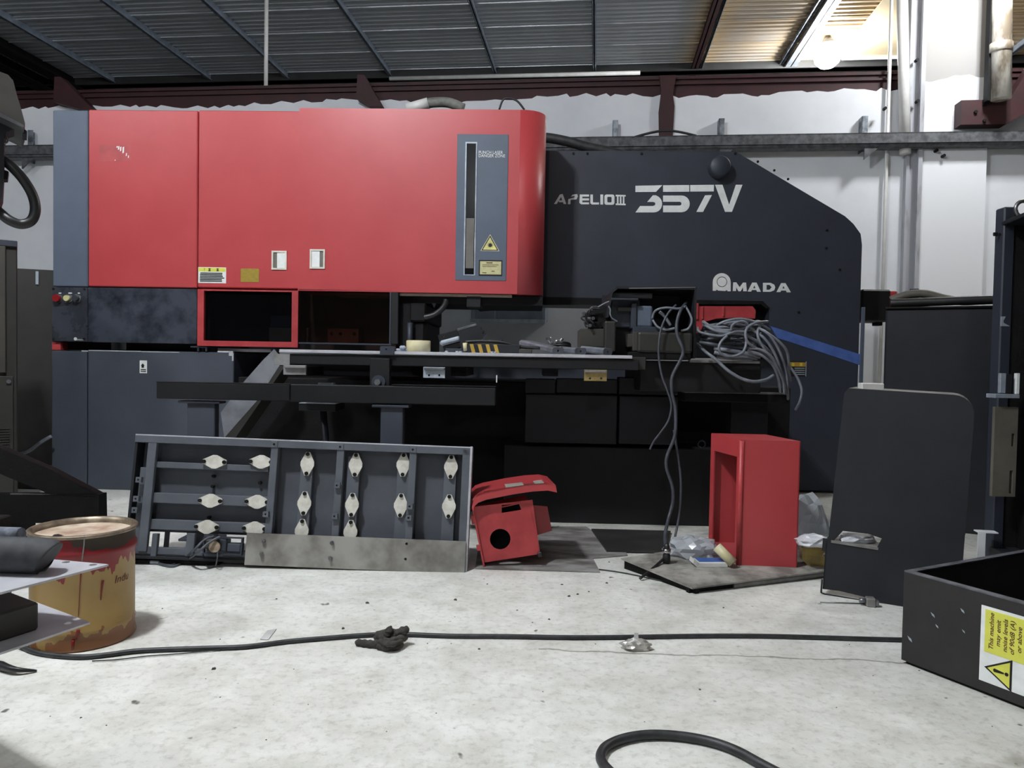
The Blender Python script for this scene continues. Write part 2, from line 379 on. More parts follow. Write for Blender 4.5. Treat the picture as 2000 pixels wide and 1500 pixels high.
# purlins running towards the viewer
def purlin(pxb, pyb, name, material, wd=.05, ht=.09, yA=-12, yB=4.2):
    Z = ZR - ht * .5
    d = ray(pxb, pyb); t = (Z - CAMH) / d.z; P = WALL.inverted() @ (CP + d * t)
    mb = MB(WALL); mb.box(P.x - wd / 2, P.x + wd / 2, yA, yB, ZR - ht, ZR - ht + .012); mb.box(P.x - .008, P.x + .008, yA, yB, ZR - ht, ZR); mb.box(P.x - wd / 2, P.x - wd / 2 + .006, yA, yB, ZR - ht, ZR - ht + .03)
    o = mb.build(name, material, origin=WALL @ Vector((P.x, -2, ZR - ht))); struct(o); return P.x
PURL = mat('galvanised_purlin', (170, 182, 198), .4, .5, c2=(140, 150, 165), scale=9)
kx = 10
for (px, py) in [(197, 141), (397, 141), (552, 139), (760, 140), (968, 140), (1161, 140)]:
    purlin(px, py, 'trim_%d' % kx, PURL); kx += 1
purlin(1352, 143, 'trim_16', BEAMR, .1, .1); purlin(1366, 138, 'trim_17', PURL, .03)
purlin(1535, 138, 'trim_18', mat('bright_zinc', (215, 222, 230), .3, .6), .16, .1)
purlin(1516, 138, 'trim_19', GALV, .06, .06)
purlin(98, 137, 'trim_20', BLKD, .22, .16); purlin(20, 130, 'trim_24', BLKD, .3, .2); purlin(1950, 120, 'trim_26', PURL)
# gutter girder across the purlins
gd = (WALL.inverted() @ (CP + ray(1000, 147) * ((ZR - .12 - CAMH) / ray(1000, 147).z))).y
mb = MB(WALL); mb.box(-9.5, 9.5, gd, gd + .14, ZR - .12, ZR - .01); mb.box(-9.5, 9.5, gd - .03, gd + .17, ZR - .12, ZR - .105)
struct(mb.build('trim_21', mat('girder_black', (46, 46, 46), .6), origin=WALL @ Vector((0, gd, ZR - .12))))
ta = wx(762, 148, gd - .03).x; tb_ = wx(1250, 148, gd - .03).x
tub = MB(WALL).cyl((0, 0), .028, 0, tb_ - ta, 10, Matrix.Translation((ta, gd - .06, ZR - .15)) @ Matrix.Rotation(-math.pi / 2, 4, 'Z'))
tag(tub.build('conduit', PVC), 'long white plastic conduit fixed under the black roof girder', 'conduit')
# cream translucent roof panel
a = WALL.inverted() @ (CP + ray(1668, 134) * ((ZR - .03 - CAMH) / ray(1668, 134).z)); b = WALL.inverted() @ (CP + ray(1758, 126) * ((ZR - .03 - CAMH) / ray(1758, 126).z))
mb = MB(WALL); mb.box(a.x - .35, b.x + .1, -9, gd - .1, ZR - .03, ZR - .015)
fr = mb.build('roof_panel', mat('cream_board', (206, 190, 158), .6, c2=(186, 168, 136), scale=1.5, lo=.3, hi=.7), ceil)
mb = MB(WALL); mb.tube([(a.x - .3, gd - .14, ZR - .05), (b.x + .02, gd - .14, ZR - .05), (b.x + .09, gd - .2, ZR - .04)], .025, 8, 4)
tag(mb.build('conduit', PVC), 'short cream conduit along the end of the tan roof board', 'conduit')

# hanging rods and pipes
def vpipe(name, px, pyt, pyb, Y, r, m_, label, cat, tilt=0, toz=None):
    A = at(px, pyb, Y); B = at(px + tilt, pyt, Y)
    if toz is not None: B.z = toz
    return tag(MB().tube([A, B], r, 10, 1).build(name, m_), label, cat)
A = at(519, 203, 8.6); vp = MB().tube([A, Vector((A.x + .0, A.y, ZR))], .022, 10, 1); tag(vp.build('hanging_rod', PVC), 'thin white rod hanging from the roof above the red doors', 'rod')
A = at(1730, 560, 7.6); A = wx(1732, 300, -.05); P = WALL @ Vector((A.x, -.05, 0))
tag(MB().tube([P, Vector((P.x, P.y, ZR))], .018, 8, 1).build('conduit', PVC), 'thin white upright conduit on the wall left of the grey column', 'conduit')
A = wx(1770, 260, -.1); B = wx(1760, 0, -.1); mb = MB(WALL); mb.tube([(A.x, -.09, A.z - .2), (B.x, -.09, B.z + .3)], .052, 12, 1)
tag(mb.build('wall_pipe', PVC), 'white plastic pipe rising beside the grey column', 'pipe')
PD = -.36; A = wx(1955, 194, PD); B = wx(1953, 0, PD)
t = thing('downpipe', Matrix.Translation(WALL @ Vector((A.x, PD, A.z))), 'rust stained white downpipe next to the grey pier', 'pipe')
MB(WALL).tube([(A.x, PD, A.z), (B.x, PD, 5.1)], .085, 16, 1).build('pipe', DIRTPVC, t)
c_ = wx(1955, 96, PD); MB(WALL).tube([(c_.x, PD, c_.z - .03), (c_.x, PD, c_.z + .05)], .098, 16, 1).build('collar', DIRTPVC, t)
MB(WALL).box(A.x - .11, A.x - .06, PD + .02, PD + .1, A.z - .0, 5.1).build('channel', BLKD, t)
# red plate bracket on the pier and its diagonal
a = wx(1876, 197, -.22); b = wx(1990, 243, -.22)
t = thing('beam_bracket', Matrix.Translation(WALL @ Vector((a.x, -.2, b.z))), 'dark red steel bracket plate bolted to the pier below the downpipe', 'bracket')
MB(WALL).prism([(a.x, b.z), (b.x - .12, b.z), (b.x + .15, b.z + .16), (b.x + .15, a.z), (a.x, a.z)], -.24, -.1).build('plate', BEAMR, t)
e = wx(2000, 135, -.22)
MB(WALL).prism([(b.x - .1, a.z), (b.x + .3, a.z), (e.x + .5, e.z + .3), (e.x + .1, e.z + .12)], -.24, -.1).build('diagonal', BEAMR, t)
for (px, py) in [(1923, 205), (1905, 219), (1922, 236)]:
    q = wx(px, py, -.24); MB(WALL).cyl((q.x, q.z), .016, -.26, -.235, 8).build('bolt', BLKD, t)

# galvanised rail across the wall
ra = wx(1500, 262, -.22); rb = wx(1500, 288, -.22)
t = thing('wall_rail', Matrix.Translation(WALL @ Vector((0, -.2, rb.z))), 'long galvanised steel channel fixed across the white wall', 'rail')
zt = ra.z; zl = rb.z
mb = MB(WALL); mb.box(-7.5, 7.5, -.22, -.205, zl + .03, zt); mb.box(-7.5, 7.5, -.22, -.06, zt - .012, zt); mb.box(-7.5, 7.5, -.2, -.06, zl, zl + .012); mb.box(-7.5, 7.5, -.2, -.19, zl, zl + .06)
mb.build('channel', RAILM, t)
for px, dk in [(1200, 0), (1407, 1), (1686, 1), (60, 1)]:
    q = wx(px, 262, -.08)
    mb = MB(WALL); mb.box(q.x - .02, q.x + .035, -.1, -.085, zl - .02, zt + .2); mb.box(q.x - .02, q.x - .012, -.1, 0, zl - .02, zt + .2); mb.build('stay', GALV, t)
    MB(WALL).prism([(q.x - .02, zl - .12), (q.x + .12, zl), (q.x - .02, zl)], -.19, -.17).build('gusset', RAILM, t)
# cable lying over the rail
mb = MB(WALL); q = [wx(px, py, -.2) for px, py in [(1235, 270), (1262, 262), (1295, 256), (1325, 258), (1360, 266)]]
tag(mb.tube([(p.x, -.21, p.z) for p in q], .012, 6).build('rail_cable', RUBD), 'thin dark cable bowed up above the galvanised wall rail', 'cable')
# nails in the wall
for i, (px, py) in enumerate([(1788, 120), (1789, 200), (1726, 214), (1826, 296), (1840, 306)]):
    q = wx(px, py, -.1); n_ = MB(WALL).cyl((0, 0), .016, 0, .05, 6, Matrix.Translation((q.x, -.15, q.z)) @ Matrix.Rotation(.5, 4, 'Y'))
    tag(n_.build('wall_nail', BLKD), 'rusty nail stub sticking out of the white wall and pier', 'nail', 'nails in the white wall')
# grey cabinet on the wall behind the throat
a = wx(921, 540, -.28); b = wx(1066, 627, -.28)
t = thing('wall_cabinet', Matrix.Translation(WALL @ Vector((a.x, -.15, b.z))), 'pale blue grey metal cabinet on the wall seen through the press throat', 'cabinet')
MB(WALL).box(a.x, b.x, -.28, 0, b.z, a.z + .3, .01).build('body', mat('pale_blue_grey', (150, 160, 172), .55), t)
c_ = wx(929, 601, -.28); e = wx(967, 624, -.28)
MB(WALL).box(c_.x, e.x, -.285, -.27, e.z, c_.z + .3, .004).build('door', mat('blue_grey_door', (128, 138, 150), .5), t)
c_ = wx(972, 601, -.28); MB(WALL).box(c_.x, b.x - .03, -.285, -.27, e.z, c_.z + .3, .004).build('door', bpy.data.materials['blue_grey_door'], t)
MB(WALL).box(a.x, b.x, -.3, -.26, b.z - .02, b.z + .012, .003).build('lip', GALVB, t)
# galvanised electrical box high on the wall
BX = frame(WALL @ Vector((0, -.35, 0)), math.radians(6.3 - 10))
a = loc(BX, 1834, 512, 0); b = loc(BX, 1920, 592, 0)
t = thing('electrical_box', Matrix.Translation(BX @ Vector((a.x, .1, b.z))), 'dented galvanised electrical box with a latch on the wall', 'box')
MB(BX).box(a.x, b.x, 0, .3, b.z - .1, a.z, .006).build('door', GALVB, t)
MB(BX).box(b.x + .005, b.x + .06, .02, .3, b.z - .1, a.z + .03).build('body', GALV, t)
MB(BX).prism([(a.x + .2, a.z), (b.x + .1, a.z - .02), (b.x + .12, a.z + .19)], .03, .3).build('sloping_top', GALV, t)
c_ = loc(BX, 1875, 554, 0); mb = MB(BX); mb.box(c_.x - .045, c_.x - .01, -.02, 0, c_.z - .04, c_.z + .04, .004); mb.box(c_.x, c_.x + .05, -.025, 0, c_.z - .04, c_.z + .05, .004); mb.box(c_.x - .01, c_.x + .03, -.03, 0, c_.z - .015, c_.z + .015, .004); mb.build('latch', CHROME, t)

# ------------------------------------------------------------------ lamps
LEDM = emit('lamp_led', (.95, .98, 1), 25)
HOUS = mat('lamp_housing', (60, 62, 66), .5)
def add_light(name, P, watt, size, rot=None):
    ld = bpy.data.lights.new(name, 'POINT'); ld.shadow_soft_size = size; ld.energy = watt; ld.color = (.94, .97, 1)
    lo = bpy.data.objects.new(name, ld); COL.objects.link(lo); lo.location = P
    if rot is not None: lo.rotation_euler = rot
    return lo
for lname, x, y, z, wt in LAMPS:
    t = thing('hanging_lamp_offscreen', Matrix.Translation((x, y, z)), 'bare bulb lamp hanging from the roof on a black cord', 'lamp', 'bulb lamps of the hall')
    T = Matrix.Translation((x, y, z))
    MB(T).lathe([(.075, .04), (.08, .05), (.07, .2), (.05, .3), (.001, .3)], 24).build('housing', HOUS, t)
    MB(T).lathe([(.001, -.16), (.07, -.14), (.11, -.08), (.1, 0), (.07, .05)], 20).build('bulb_offscreen', LEDM, t)
    MB(T).tube([(0, 0, .28), (0, 0, ZR - z)], .008, 6, 1).build('cord', RUB, t)
    lo = add_light(lname, (0, 0, -.05), wt, .13); lo.parent = t
fc = at(1616, 103, 10.0)
FLM = Matrix.Translation(fc)
t = thing('flood_lamp', FLM, 'glaring white flood lamp hanging under the roof by the tan board', 'lamp')
MB(FLM).lathe([(.001, -.2), (.09, -.18), (.15, -.12), (.17, -.03), (.15, .05), (.1, .1)], 24).build('globe', emit('flood_led', (.97, 1, 1), 150), t)
MB(FLM).lathe([(.1, .105), (.105, .11), (.07, .16), (.04, .2), (.001, .2)], 20).build('housing', HOUS, t)
MB(FLM).tube([(0, 0, .1), (0, 0, ZR - fc.z)], .015, 6, 1).build('stem', HOUS, t)
ld_ = bpy.data.lights.new('flood_light', 'POINT'); ld_.energy = FLOOD_W; ld_.shadow_soft_size = .18; ld_.color = (.96, .98, 1)
lo = bpy.data.objects.new('flood_light', ld_); COL.objects.link(lo); lo.parent = t; lo.location = (0, 0, -.03)
# ------------------------------------------------------------------ the punching press
PR = thing('punch_press', MACH, 'huge red and charcoal turret punch press with white lettering', 'press')
def L_(px, py, d=0.0): return loc(MACH, px, py, d)
def pbox(mb, px0, py0, px1, py1, d0, d1, b=.004, seg=1):
    mx = (px0 + px1) / 2; my = (py0 + py1) / 2
    x0 = L_(px0, my, d0).x; x1 = L_(px1, my, d0).x; zt = L_(mx, py0, d0).z; zb = L_(mx, py1, d0).z
    mb.box(x0, x1, d0, d1, zb, zt, b, None, seg); return (x0, x1, zb, zt)
def part(name, m_, px0, py0, px1, py1, d0, d1, b=.004, label=None, parent=None, seg=1):
    mb = MB(MACH); pbox(mb, px0, py0, px1, py1, d0, d1, b, seg); return mb.build(name, m_, parent or PR, label=label)
def ppoly(name, m_, pts, d0, d1, parent=None, label=None):
    q = [L_(px, py, d0) for px, py in pts]; mb = MB(MACH); mb.prism([(p.x, p.z) for p in q], d0, d1); return mb.build(name, m_, parent or PR, label=label)

# C frame with rounded corners
def arc(cx, cz, r, a0, a1, n=6): return [(cx + r * math.cos(math.radians(a0 + (a1 - a0) * k / n)), cz + r * math.sin(math.radians(a0 + (a1 - a0) * k / n))) for k in range(n + 1)]
D = .5
A = L_(1060, 297, D); B = L_(1437, 296, D); C = L_(1655, 425, D); E = L_(1684, 465, D); T1 = L_(1060, 582, D); T2 = L_(1503, 594, D)
xl = L_(590, 400, D).x; xr = E.x; zthr = T2.z; zlow = L_(1300, 712, D).z; xth = T2.x
poly = [(xl, zthr), (xl, A.z), (B.x, B.z)] 
dx, dz = C.x - B.x, C.z - B.z
poly += [(C.x - .02 * dx, C.z - .02 * dz), (C.x + .045, C.z - .045), (xr - .012, E.z + .03), (xr, E.z - .05), (xr, .02), (L_(470, 900, D).x, .02), (L_(470, 900, D).x, zlow), (xth, zlow)]
poly += arc(xth - .07, zthr - .07, .07, 0, 90)
sf = MB(MACH).prism(poly, D, D + .75).build('side_frame', CHAR, PR)
# black lower edge of the upper arm
ppoly('arm_edge', BLKD, [(1061, 580), (1490, 588), (1504, 602), (1496, 602), (1486, 594), (835, 596), (835, 578)], D - .02, D + .0)
part('frame_edge_strip', SLATE, 1677, 600, 1684, 1000, D - .012, D, .002)
# back body behind the red covers
part('core_body', BLKD, 112, 222, 1040, 555, .16, 1.1, .01)
# left column, doors and head cover
part('column_cover', SLATE, 103, 215, 171, 560, 0, .9, .006)
d1 = part('door', RED, 172.5, 215, 385.5, 561, 0, .15, .006)
d2 = part('door', RED, 387, 216, 585, 563, 0, .15, .006)
mb = MB(MACH); h0 = -.08
a = L_(585, 210, h0); b = L_(1061, 577, h0); zt = L_(800, 212.5, h0).z; zb = L_(800, 571, h0).z
R = .15
pl = [(a.x, D + .05), (a.x, h0), (b.x - R - .02, h0)] + [(b.x - R + R * math.sin(math.radians(t)), h0 + R - R * math.cos(math.radians(t))) for t in range(0, 91, 6)] + [(b.x, h0 + R + .02), (b.x, D + .05)]
n = len(pl); vs = [(p[0], p[1], zb) for p in pl] + [(p[0], p[1], zt) for p in pl]
mb.add(vs, [(i, (i + 1) % n, n + (i + 1) % n, n + i) for i in range(n)], True); mb.add(vs, [tuple(range(n - 1, -1, -1)), tuple(range(n, 2 * n))])
hc = mb.build('head_cover', RED, PR)
for p in hc.data.polygons:
    if abs(p.normal.z) > .9 or p.area > .2: p.use_smooth = False
part('cover_lip', mat('pale_lip', (170, 160, 140), .6), 650, 573, 1000, 578, h0 + .04, h0 + .3, .002)
# laser window panel on the head cover
hd = h0 - .004
lp = part('laser_panel', SLATE, 891, 262, 991, 548, hd, h0 + .02, .002, 'slate grey window panel marked with a laser warning')
part('slot_frame', GALVB, 907, 277, 930, 538, hd - .003, hd, .001, parent=lp)
part('slot_glass', mat('black_slot_glass', (14, 15, 17), .2, spec=.2), 909.5, 280, 927.5, 536, hd - .005, hd - .001, .001, parent=lp)
part('slot_strip', mat('dusty_grey_strip', (112, 108, 102), .6), 909.8, 426, 925.5, 524, hd - .006, hd - .004, .001, parent=lp)
mb = MB(MACH); p = L_(934.5, 300.5, hd); textmesh(mb, 'PUNCH LASER', p.x, p.z, .020, hd - .002, sx=.86); p = L_(934.5, 307, hd); textmesh(mb, 'DANGER ZONE', p.x, p.z, .020, hd - .002, sx=.86); mb.build('lettering', LETTER, lp)
def tri(cx, cy, s, y): 
    p = L_(cx, cy, hd); return [(p.x - s, p.z - s * .5), (p.x + s, p.z - s * .5), (p.x, p.z + s * 1.25)]
MB(MACH).prism(tri(957, 481, .062, 0), hd - .002, hd).build('triangle_border', mat('cream_border', (240, 232, 200), .5), lp)
MB(MACH).prism(tri(957, 481, .056, 0), hd - .003, hd).build('triangle_outline', BLACKINK, lp)
MB(MACH).prism(tri(957, 481, .046, 0), hd - .004, hd).build('triangle_field', mat('pale_yellow', (240, 232, 150), .5), lp)
mb = MB(MACH); p = L_(957.5, 479, hd); mb.cyl((p.x, p.z), .011, hd - .0055, hd, 16)
for k in range(16):
    a_ = k * math.pi / 8; r_ = .026 if k % 2 == 0 else .02
    mb.prism([(p.x + .008 * math.cos(a_ + .2), p.z + .008 * math.sin(a_ + .2)), (p.x + .008 * math.cos(a_ - .2), p.z + .008 * math.sin(a_ - .2)), (p.x + r_ * math.cos(a_), p.z + r_ * math.sin(a_))], hd - .005, hd)
mb.build('laser_burst', BLACKINK, lp)
part('label_border', BLACKINK, 935, 508, 981, 539, hd - .002, hd, .0005, parent=lp)
part('label', AMB, 937.5, 510.5, 979, 536, hd - .003, hd, .0005, parent=lp)
mb = MB(MACH)
for (x0, y0, x1, y1) in [(950, 512.5, 962, 514.5), (942, 517, 974, 518), (942, 520, 970, 521), (942, 532, 950, 533.5), (960, 529, 966, 530.5)]: pbox(mb, x0, y0, x1, y1, hd - .0035, hd - .002, 0)
mb.build('label_print', REDINK, lp)
# recessed pull handles
for (x0, y0, x1, y1, dd, flip) in [(531, 490, 560.5, 527, 0, 0), (605.5, 487, 635, 525, h0, 1)]:
    par = d2 if not flip else hc
    mb = MB(MACH); o0 = L_(x0, (y0 + y1) / 2, dd).x; o1 = L_(x1, (y0 + y1) / 2, dd).x; z1 = L_((x0 + x1) / 2, y0, dd).z; z0 = L_((x0 + x1) / 2, y1, dd).z
    g = .011; mb.prism([(o0, z0), (o1, z0), (o1, z1), (o0, z1)], dd - .008, dd + .01, [[(o0 + g, z0 + g), (o1 - g, z0 + g), (o1 - g, z1 - g), (o0 + g, z1 - g)]])
    h_ = mb.build('handle_frame', mat('ivory_plastic', (232, 228, 214), .45) if not flip else bpy.data.materials['ivory_plastic'], par, label='ivory framed recessed pull handle')
    MB(MACH).box(o0 + g, o1 - g, dd - .001, dd + .004, z0 + g, z1 - g).build('recess', mat('pocket_shade_grey', (120, 116, 106), .5) if not flip else bpy.data.materials['pocket_shade_grey'], h_)  # shallow pocket floor, its shade put into the grey colour
    k0, k1 = ((o0 + .035, o1 - g) if not flip else (o0 + g, o1 - .035))
    MB(MACH).box(k0, k1, dd - .004, dd + .004, z0 + g, z1 - g, .002).build('flap', LETTER, h_)
# warning sticker, faded sticker, scraped sticker
st = part('warning_sticker', LETTER, 387, 522, 441.5, 553, -.002, .002, .0005, 'white and yellow warning sticker with small print', d2)
part('sticker_band', YEL, 388, 523, 440.5, 530.5, -.003, 0, .0003, parent=st)
mb = MB(MACH)
for r_ in range(6): 
    y_ = 532.5 + r_ * 3.1; pbox(mb, 390.5 if r_ else 391, y_, 438 - random.uniform(0, 6), y_ + 2.1, -.003, 0, 0)
mb.build('sticker_print', BLACKINK, st)
mb = MB(MACH); p = L_(398.5, 529.8, 0); textmesh(mb, '!', p.x, p.z, .02, -.004); p = L_(409, 529.5, 0)
for cx in (409, 425):
    for (u_, v_, w_, h_) in [(-2.5, -5.5, 5, .9), (-2, -3.6, 4, .8), (-2.5, -2, 5, .9), (-.5, -5.5, 1, 5), (-2.2, -.6, 4.4, .8)]: pbox(mb, cx + u_, 529.5 + v_, cx + u_ + w_, 529.5 + v_ + h_, -.004, -.002, 0)
mb.build('sticker_heading', BLACKINK, st)
part('faded_sticker', YELD, 470, 524.5, 506, 551, -.002, .002, .0005, 'faded mustard square sticker', d2)
part('tape_ghost', mat('lighter_red', (190, 80, 82), .45), 194, 283, 256, 315, -.0008, .002, 0, 'pale rectangle left by a peeled sticker', d1)
mb = MB(MACH)
for (cx, cy, w_, h_) in [(232, 289, 3, 7), (236, 291, 3, 9), (241, 293, 3.4, 13), (247, 302, 2.2, 6), (251, 306, 2, 5), (225, 313, 2, 2), (229, 287, 3, 3)]:
    p = L_(cx, cy, 0); w_ /= 290; h_ /= 290; mb.prism([(p.x - w_ / 2, p.z - h_ / 2), (p.x + w_ / 3, p.z - h_ * .4), (p.x + w_ / 2, p.z + h_ / 2), (p.x - w_ / 3, p.z + h_ * .4)], -.0018, .001)
mb.build('peeled_paper', LETTER, d1)
# control column foot with buttons
cp = part('control_panel', CTRL, 101, 561, 170.5, 667, -.004, .2, .004)
for (px, m_, r_) in [(115.5, mat('red_button', (150, 30, 34), .3), .029), (135.5, mat('ivory_button', (226, 220, 160), .3), .023), (152, mat('dark_button', (60, 64, 70), .25), .023)]:
    p = L_(px, 583, 0); bt = MB(MACH).cyl((p.x, p.z), .029, -.014, 0, 20).build('button_ring', STEEL, cp)
    MB(MACH).cyl((p.x, p.z), r_ * .82, -.04, -.01, 20).build('button', m_, cp)
for (px, py) in [(105, 564), (166, 565), (105, 662), (165, 662)]:
    p = L_(px, py, 0); MB(MACH).cyl((p.x, p.z), .008, -.008, 0, 8).build('screw', BLKD, cp)
mb = MB(MACH); pbox(mb, 127.5, 577, 128, 591, -.006, 0, 0)
for px, w_ in [(117, 5), (137, 7), (154, 4)]: pbox(mb, px - w_ / 2, 571.5, px + w_ / 2, 573.5, -.006, 0, 0)
p = L_(147, 664.8, 0); mb.cyl((p.x + .004, p.z + .01), .011, -.006, 0, 12); textmesh(mb, 'AMADA', p.x + .012, p.z, .010, -.006, sx=.95); mb.build('panel_print', LETTER, cp)
# skirts and windows
part('skirt_panel', BLGLOSS, 171.5, 563, 384.5, 670, -.002, .04, .003, 'black gloss skirt panel with dusty smears')
def frame_ring(name, m_, x0, y0, x1, y1, wpx, d0, d1, wtop=0):
    a = L_(x0, (y0 + y1) / 2, d0); b = L_(x1, (y0 + y1) / 2, d0); zt = L_((x0 + x1) / 2, y0, d0).z; zb = L_((x0 + x1) / 2, y1, d0).z; w_ = wpx / 295
    return MB(MACH).prism([(a.x, zb), (b.x, zb), (b.x, zt), (a.x, zt)], d0, d1, [[(a.x + w_, zb + w_ * .85), (b.x - w_, zb + w_ * .85), (b.x - w_, zt - .01), (a.x + w_, zt - .01)]]).build(name, m_, PR)
wf = frame_ring('window_frame', REDH, 385.5, 566, 582, 677, 12.5, -.03, .02)
part('window_pane', SMOKE, 397, 567, 571, 668, -.008, -.003, .001, parent=wf)
sw = part('brown_window_pane', AMBERG, 583, 567, 762, 672, h0 + .01, h0 + .016, .001, 'brown tinted see-through guard pane')
mb = MB(MACH); pbox(mb, 583, 565.5, 764, 568.5, h0, h0 + .03, .001); pbox(mb, 760.5, 567, 763.5, 673, h0, h0 + .03, .001); pbox(mb, 583, 670, 764, 673, h0, h0 + .03, .001); mb.build('pane_trim', CHAR, sw)
part('pane_return', BLK, 763, 568, 778, 672, h0, .3, .004)
# inside: turret body and tool blocks seen through the panes
part('turret_back', mat('turret_dark', (44, 42, 42), .5), 180, 566, 775, 686, .24, 1.0, .004)
part('tool_block', mat('dirty_beige_block', (120, 112, 98), .5), 525, 640, 572, 668, .1, .2, .004)
part('tool_bracket', CHAR, 527, 616, 574, 640, .12, .2, .004)
e0 = L_(640, 656, .08).x; e1 = L_(700, 656, .08).x; g0 = L_(670, 671, .08).z; g1 = L_(670, 642, .08).z
MB(MACH).prism([(e0, g0), (e1, g0), (e1, g1), (e0, g1)], .08, .2, [[(L_(px, 652, .08).x + .012 * math.cos(k * .628), L_(px, 652, .08).z + .012 * math.sin(k * .628)) for k in range(10)] for px in (647, 665, 692)]).build('tool_block', mat('brown_tool_block', (110, 84, 76), .5), PR)
part('tool_pin', GALV, 598, 640, 602.5, 668, .06, .1, .002)
# turret column to the left of the throat
mb = MB(MACH); pbox(mb, 776, 574, 826, 690, .0, .9, .01); pbox(mb, 800, 592, 832, 628, -.05, .8, .01); pbox(mb, 806, 626, 832, 690, -.02, .5, .02); mb.build('turret_column', BLKD, PR)
mb = MB(MACH); p = L_(800, 660, -.06); mb.cyl((0, 0), .018, 0, .2, 12, Matrix.Translation((p.x, -.05, p.z + .1)) @ Matrix.Rotation(-math.pi / 2, 4, 'X')); mb.build('turret_rod', CHAR, PR)
ppoly('arm_underside', BLKD, [(770, 575), (1060, 579), (1060, 597), (952, 596), (926, 598), (926, 594), (770, 592)], .0, D + .05)
part('slide_block', BLK, 911, 578, 939, 600, -.04, .1, .003)
q = [L_(px, py, -.05) for px, py in [(828, 620), (845, 616), (858, 608), (868, 597), (872, 585)]]
MB(MACH).tube([(p.x, -.05, p.z) for p in q], .02, 10).build('head_hose', RUB, PR)
ppoly('pointer', BLKD, [(843, 592), (852, 592), (848, 602)], -.03, .0)
# gap with turret disc and red foot
part('gap_shade_box', BLKD, 103, 668, 470, 686, .1, .9, .002)  # solid black box put in for the shade of the gap
part('red_foot', REDH, 101, 668, 118, 684, .02, .12, .003)
p = L_(262, 676, .3); mb = MB(MACH); mb.lathe([(.16, -.03), (.16, .04)], 24, Matrix.Translation((p.x, .25, p.z))); mb.build('turret_disc', STEEL, PR)
mb = MB(MACH); pbox(mb, 372, 676, 406, 679, -.02, .02, .001); pbox(mb, 385, 679, 388, 686, -.015, .01, 0); pbox(mb, 401, 679, 404, 686, -.015, .01, 0); mb.build('hinge_tab', CHAR, PR)
# lower cabinet
CHIPM = mat('bare_metal_chips', (206, 208, 212), .5)
for i, (x0, x1) in enumerate([(101, 169.5), (171.5, 456)]):
    z1 = L_((x0 + x1) / 2, 686, 0).z; a = L_(x0, 800, 0).x; b = L_(x1, 800, 0).x
    lc = MB(MACH).box(a, b, -.002, .9, .0, z1, .005).build('lower_cabinet_panel', CAB, PR)
pl_ = part('arrow_plate', LETTER, 272.5, 704, 287, 729, -.004, .0, .001, 'small white plate with an arrow', lc)
mb = MB(MACH); p = L_(279.5, 714, 0); mb.prism([(p.x - .013, p.z), (p.x + .013, p.z), (p.x, p.z + .014)], -.006, 0); mb.box(p.x - .008, p.x + .008, -.006, 0, p.z - .014, p.z)
for yy_ in (721, 724.5): pbox(mb, 274.5, yy_, 285, yy_ + 1.6, -.006, 0, 0)
mb.build('arrow', BLACKINK, pl_)
for (x0, y0, x1, y1) in [(173, 684.5, 275, 686.2), (276, 687, 350, 688.2), (425, 685.5, 455, 688.5), (447, 687, 455, 695), (453, 690, 456, 705)]: part('chipped_paint', CHIPM, x0, y0, x1, y1, -.0035, .02, 0, parent=lc)
part('table_behind', PLATEL, 425, 681, 530, 687, .05, .4, .002)
# right hand motor
mt = part('drive_motor', BLK, 1683, 565, 1740, 628, .75, 1.0, .012)
mb = MB(MACH); pbox(mb, 1735, 568, 1753, 618, .76, .98, .012, 2); mb.build('end_cap', RED, mt)
part('cable_gland', BLKD, 1712, 626, 1724, 636, .82, .9, .004, parent=mt)
# knob, bolts, blue strip, sticker, lettering on the side frame
p = L_(1406, 325, D - .06); MB(MACH).lathe([(.001, .085), (.066, .085), (.074, .075), (.074, 0)], 28, Matrix.Translation((p.x, D, p.z)) @ Matrix.Rotation(math.pi / 2, 4, 'X')).build('round_cap', CHAR, sf)
for (px, py) in [(1120, 300), (1147, 300), (1253, 300), (1436, 300), (1615, 450), (1614, 485), (1640, 527), (1560, 610), (1512, 333), (1539, 350), (1480, 316)]:
    p = L_(px, py, D); MB(MACH).cyl((p.x, p.z), .009, D - .006, D, 8).build('bolt', BLKD, sf)
ppoly('blue_strip', BLUEF, [(1505, 637), (1552, 652), (1680, 692), (1679, 713), (1595, 685), (1518, 660)], D - .005, D, sf, 'long blue adhesive film strip')
ss = part('caution_sticker', BLACKINK, 1536, 706, 1575, 735, D - .003, D, .0005, 'black and amber caution sticker', sf)
part('sticker_band', mat('amber_band', (196, 150, 60), .5), 1542, 707.5, 1573.5, 716, D - .004, D, .0003, parent=ss)
mb = MB(MACH)
for cx in (1549, 1565):
    for (u_, v_, w_, h_) in [(-3, -6, 6, .9), (-2.4, -4.2, 4.8, .8), (-3, -2.5, 6, .9), (-.5, -6, 1, 5.5), (-2.6, -1, 5.2, .8)]: pbox(mb, cx + u_, 715 + v_, cx + u_ + w_, 715 + v_ + h_, D - .006, D - .003, 0)
mb.build('sticker_heading', YEL, ss)
mb = MB(MACH)
for r_ in range(4): pbox(mb, 1552, 718.5 + r_ * 4, 1572, 720 + r_ * 4, D - .004, D - .002, 0)
pbox(mb, 1573.5, 706, 1575, 735, D - .004, D - .002, 0); mb.build('sticker_print', GALVB, ss)

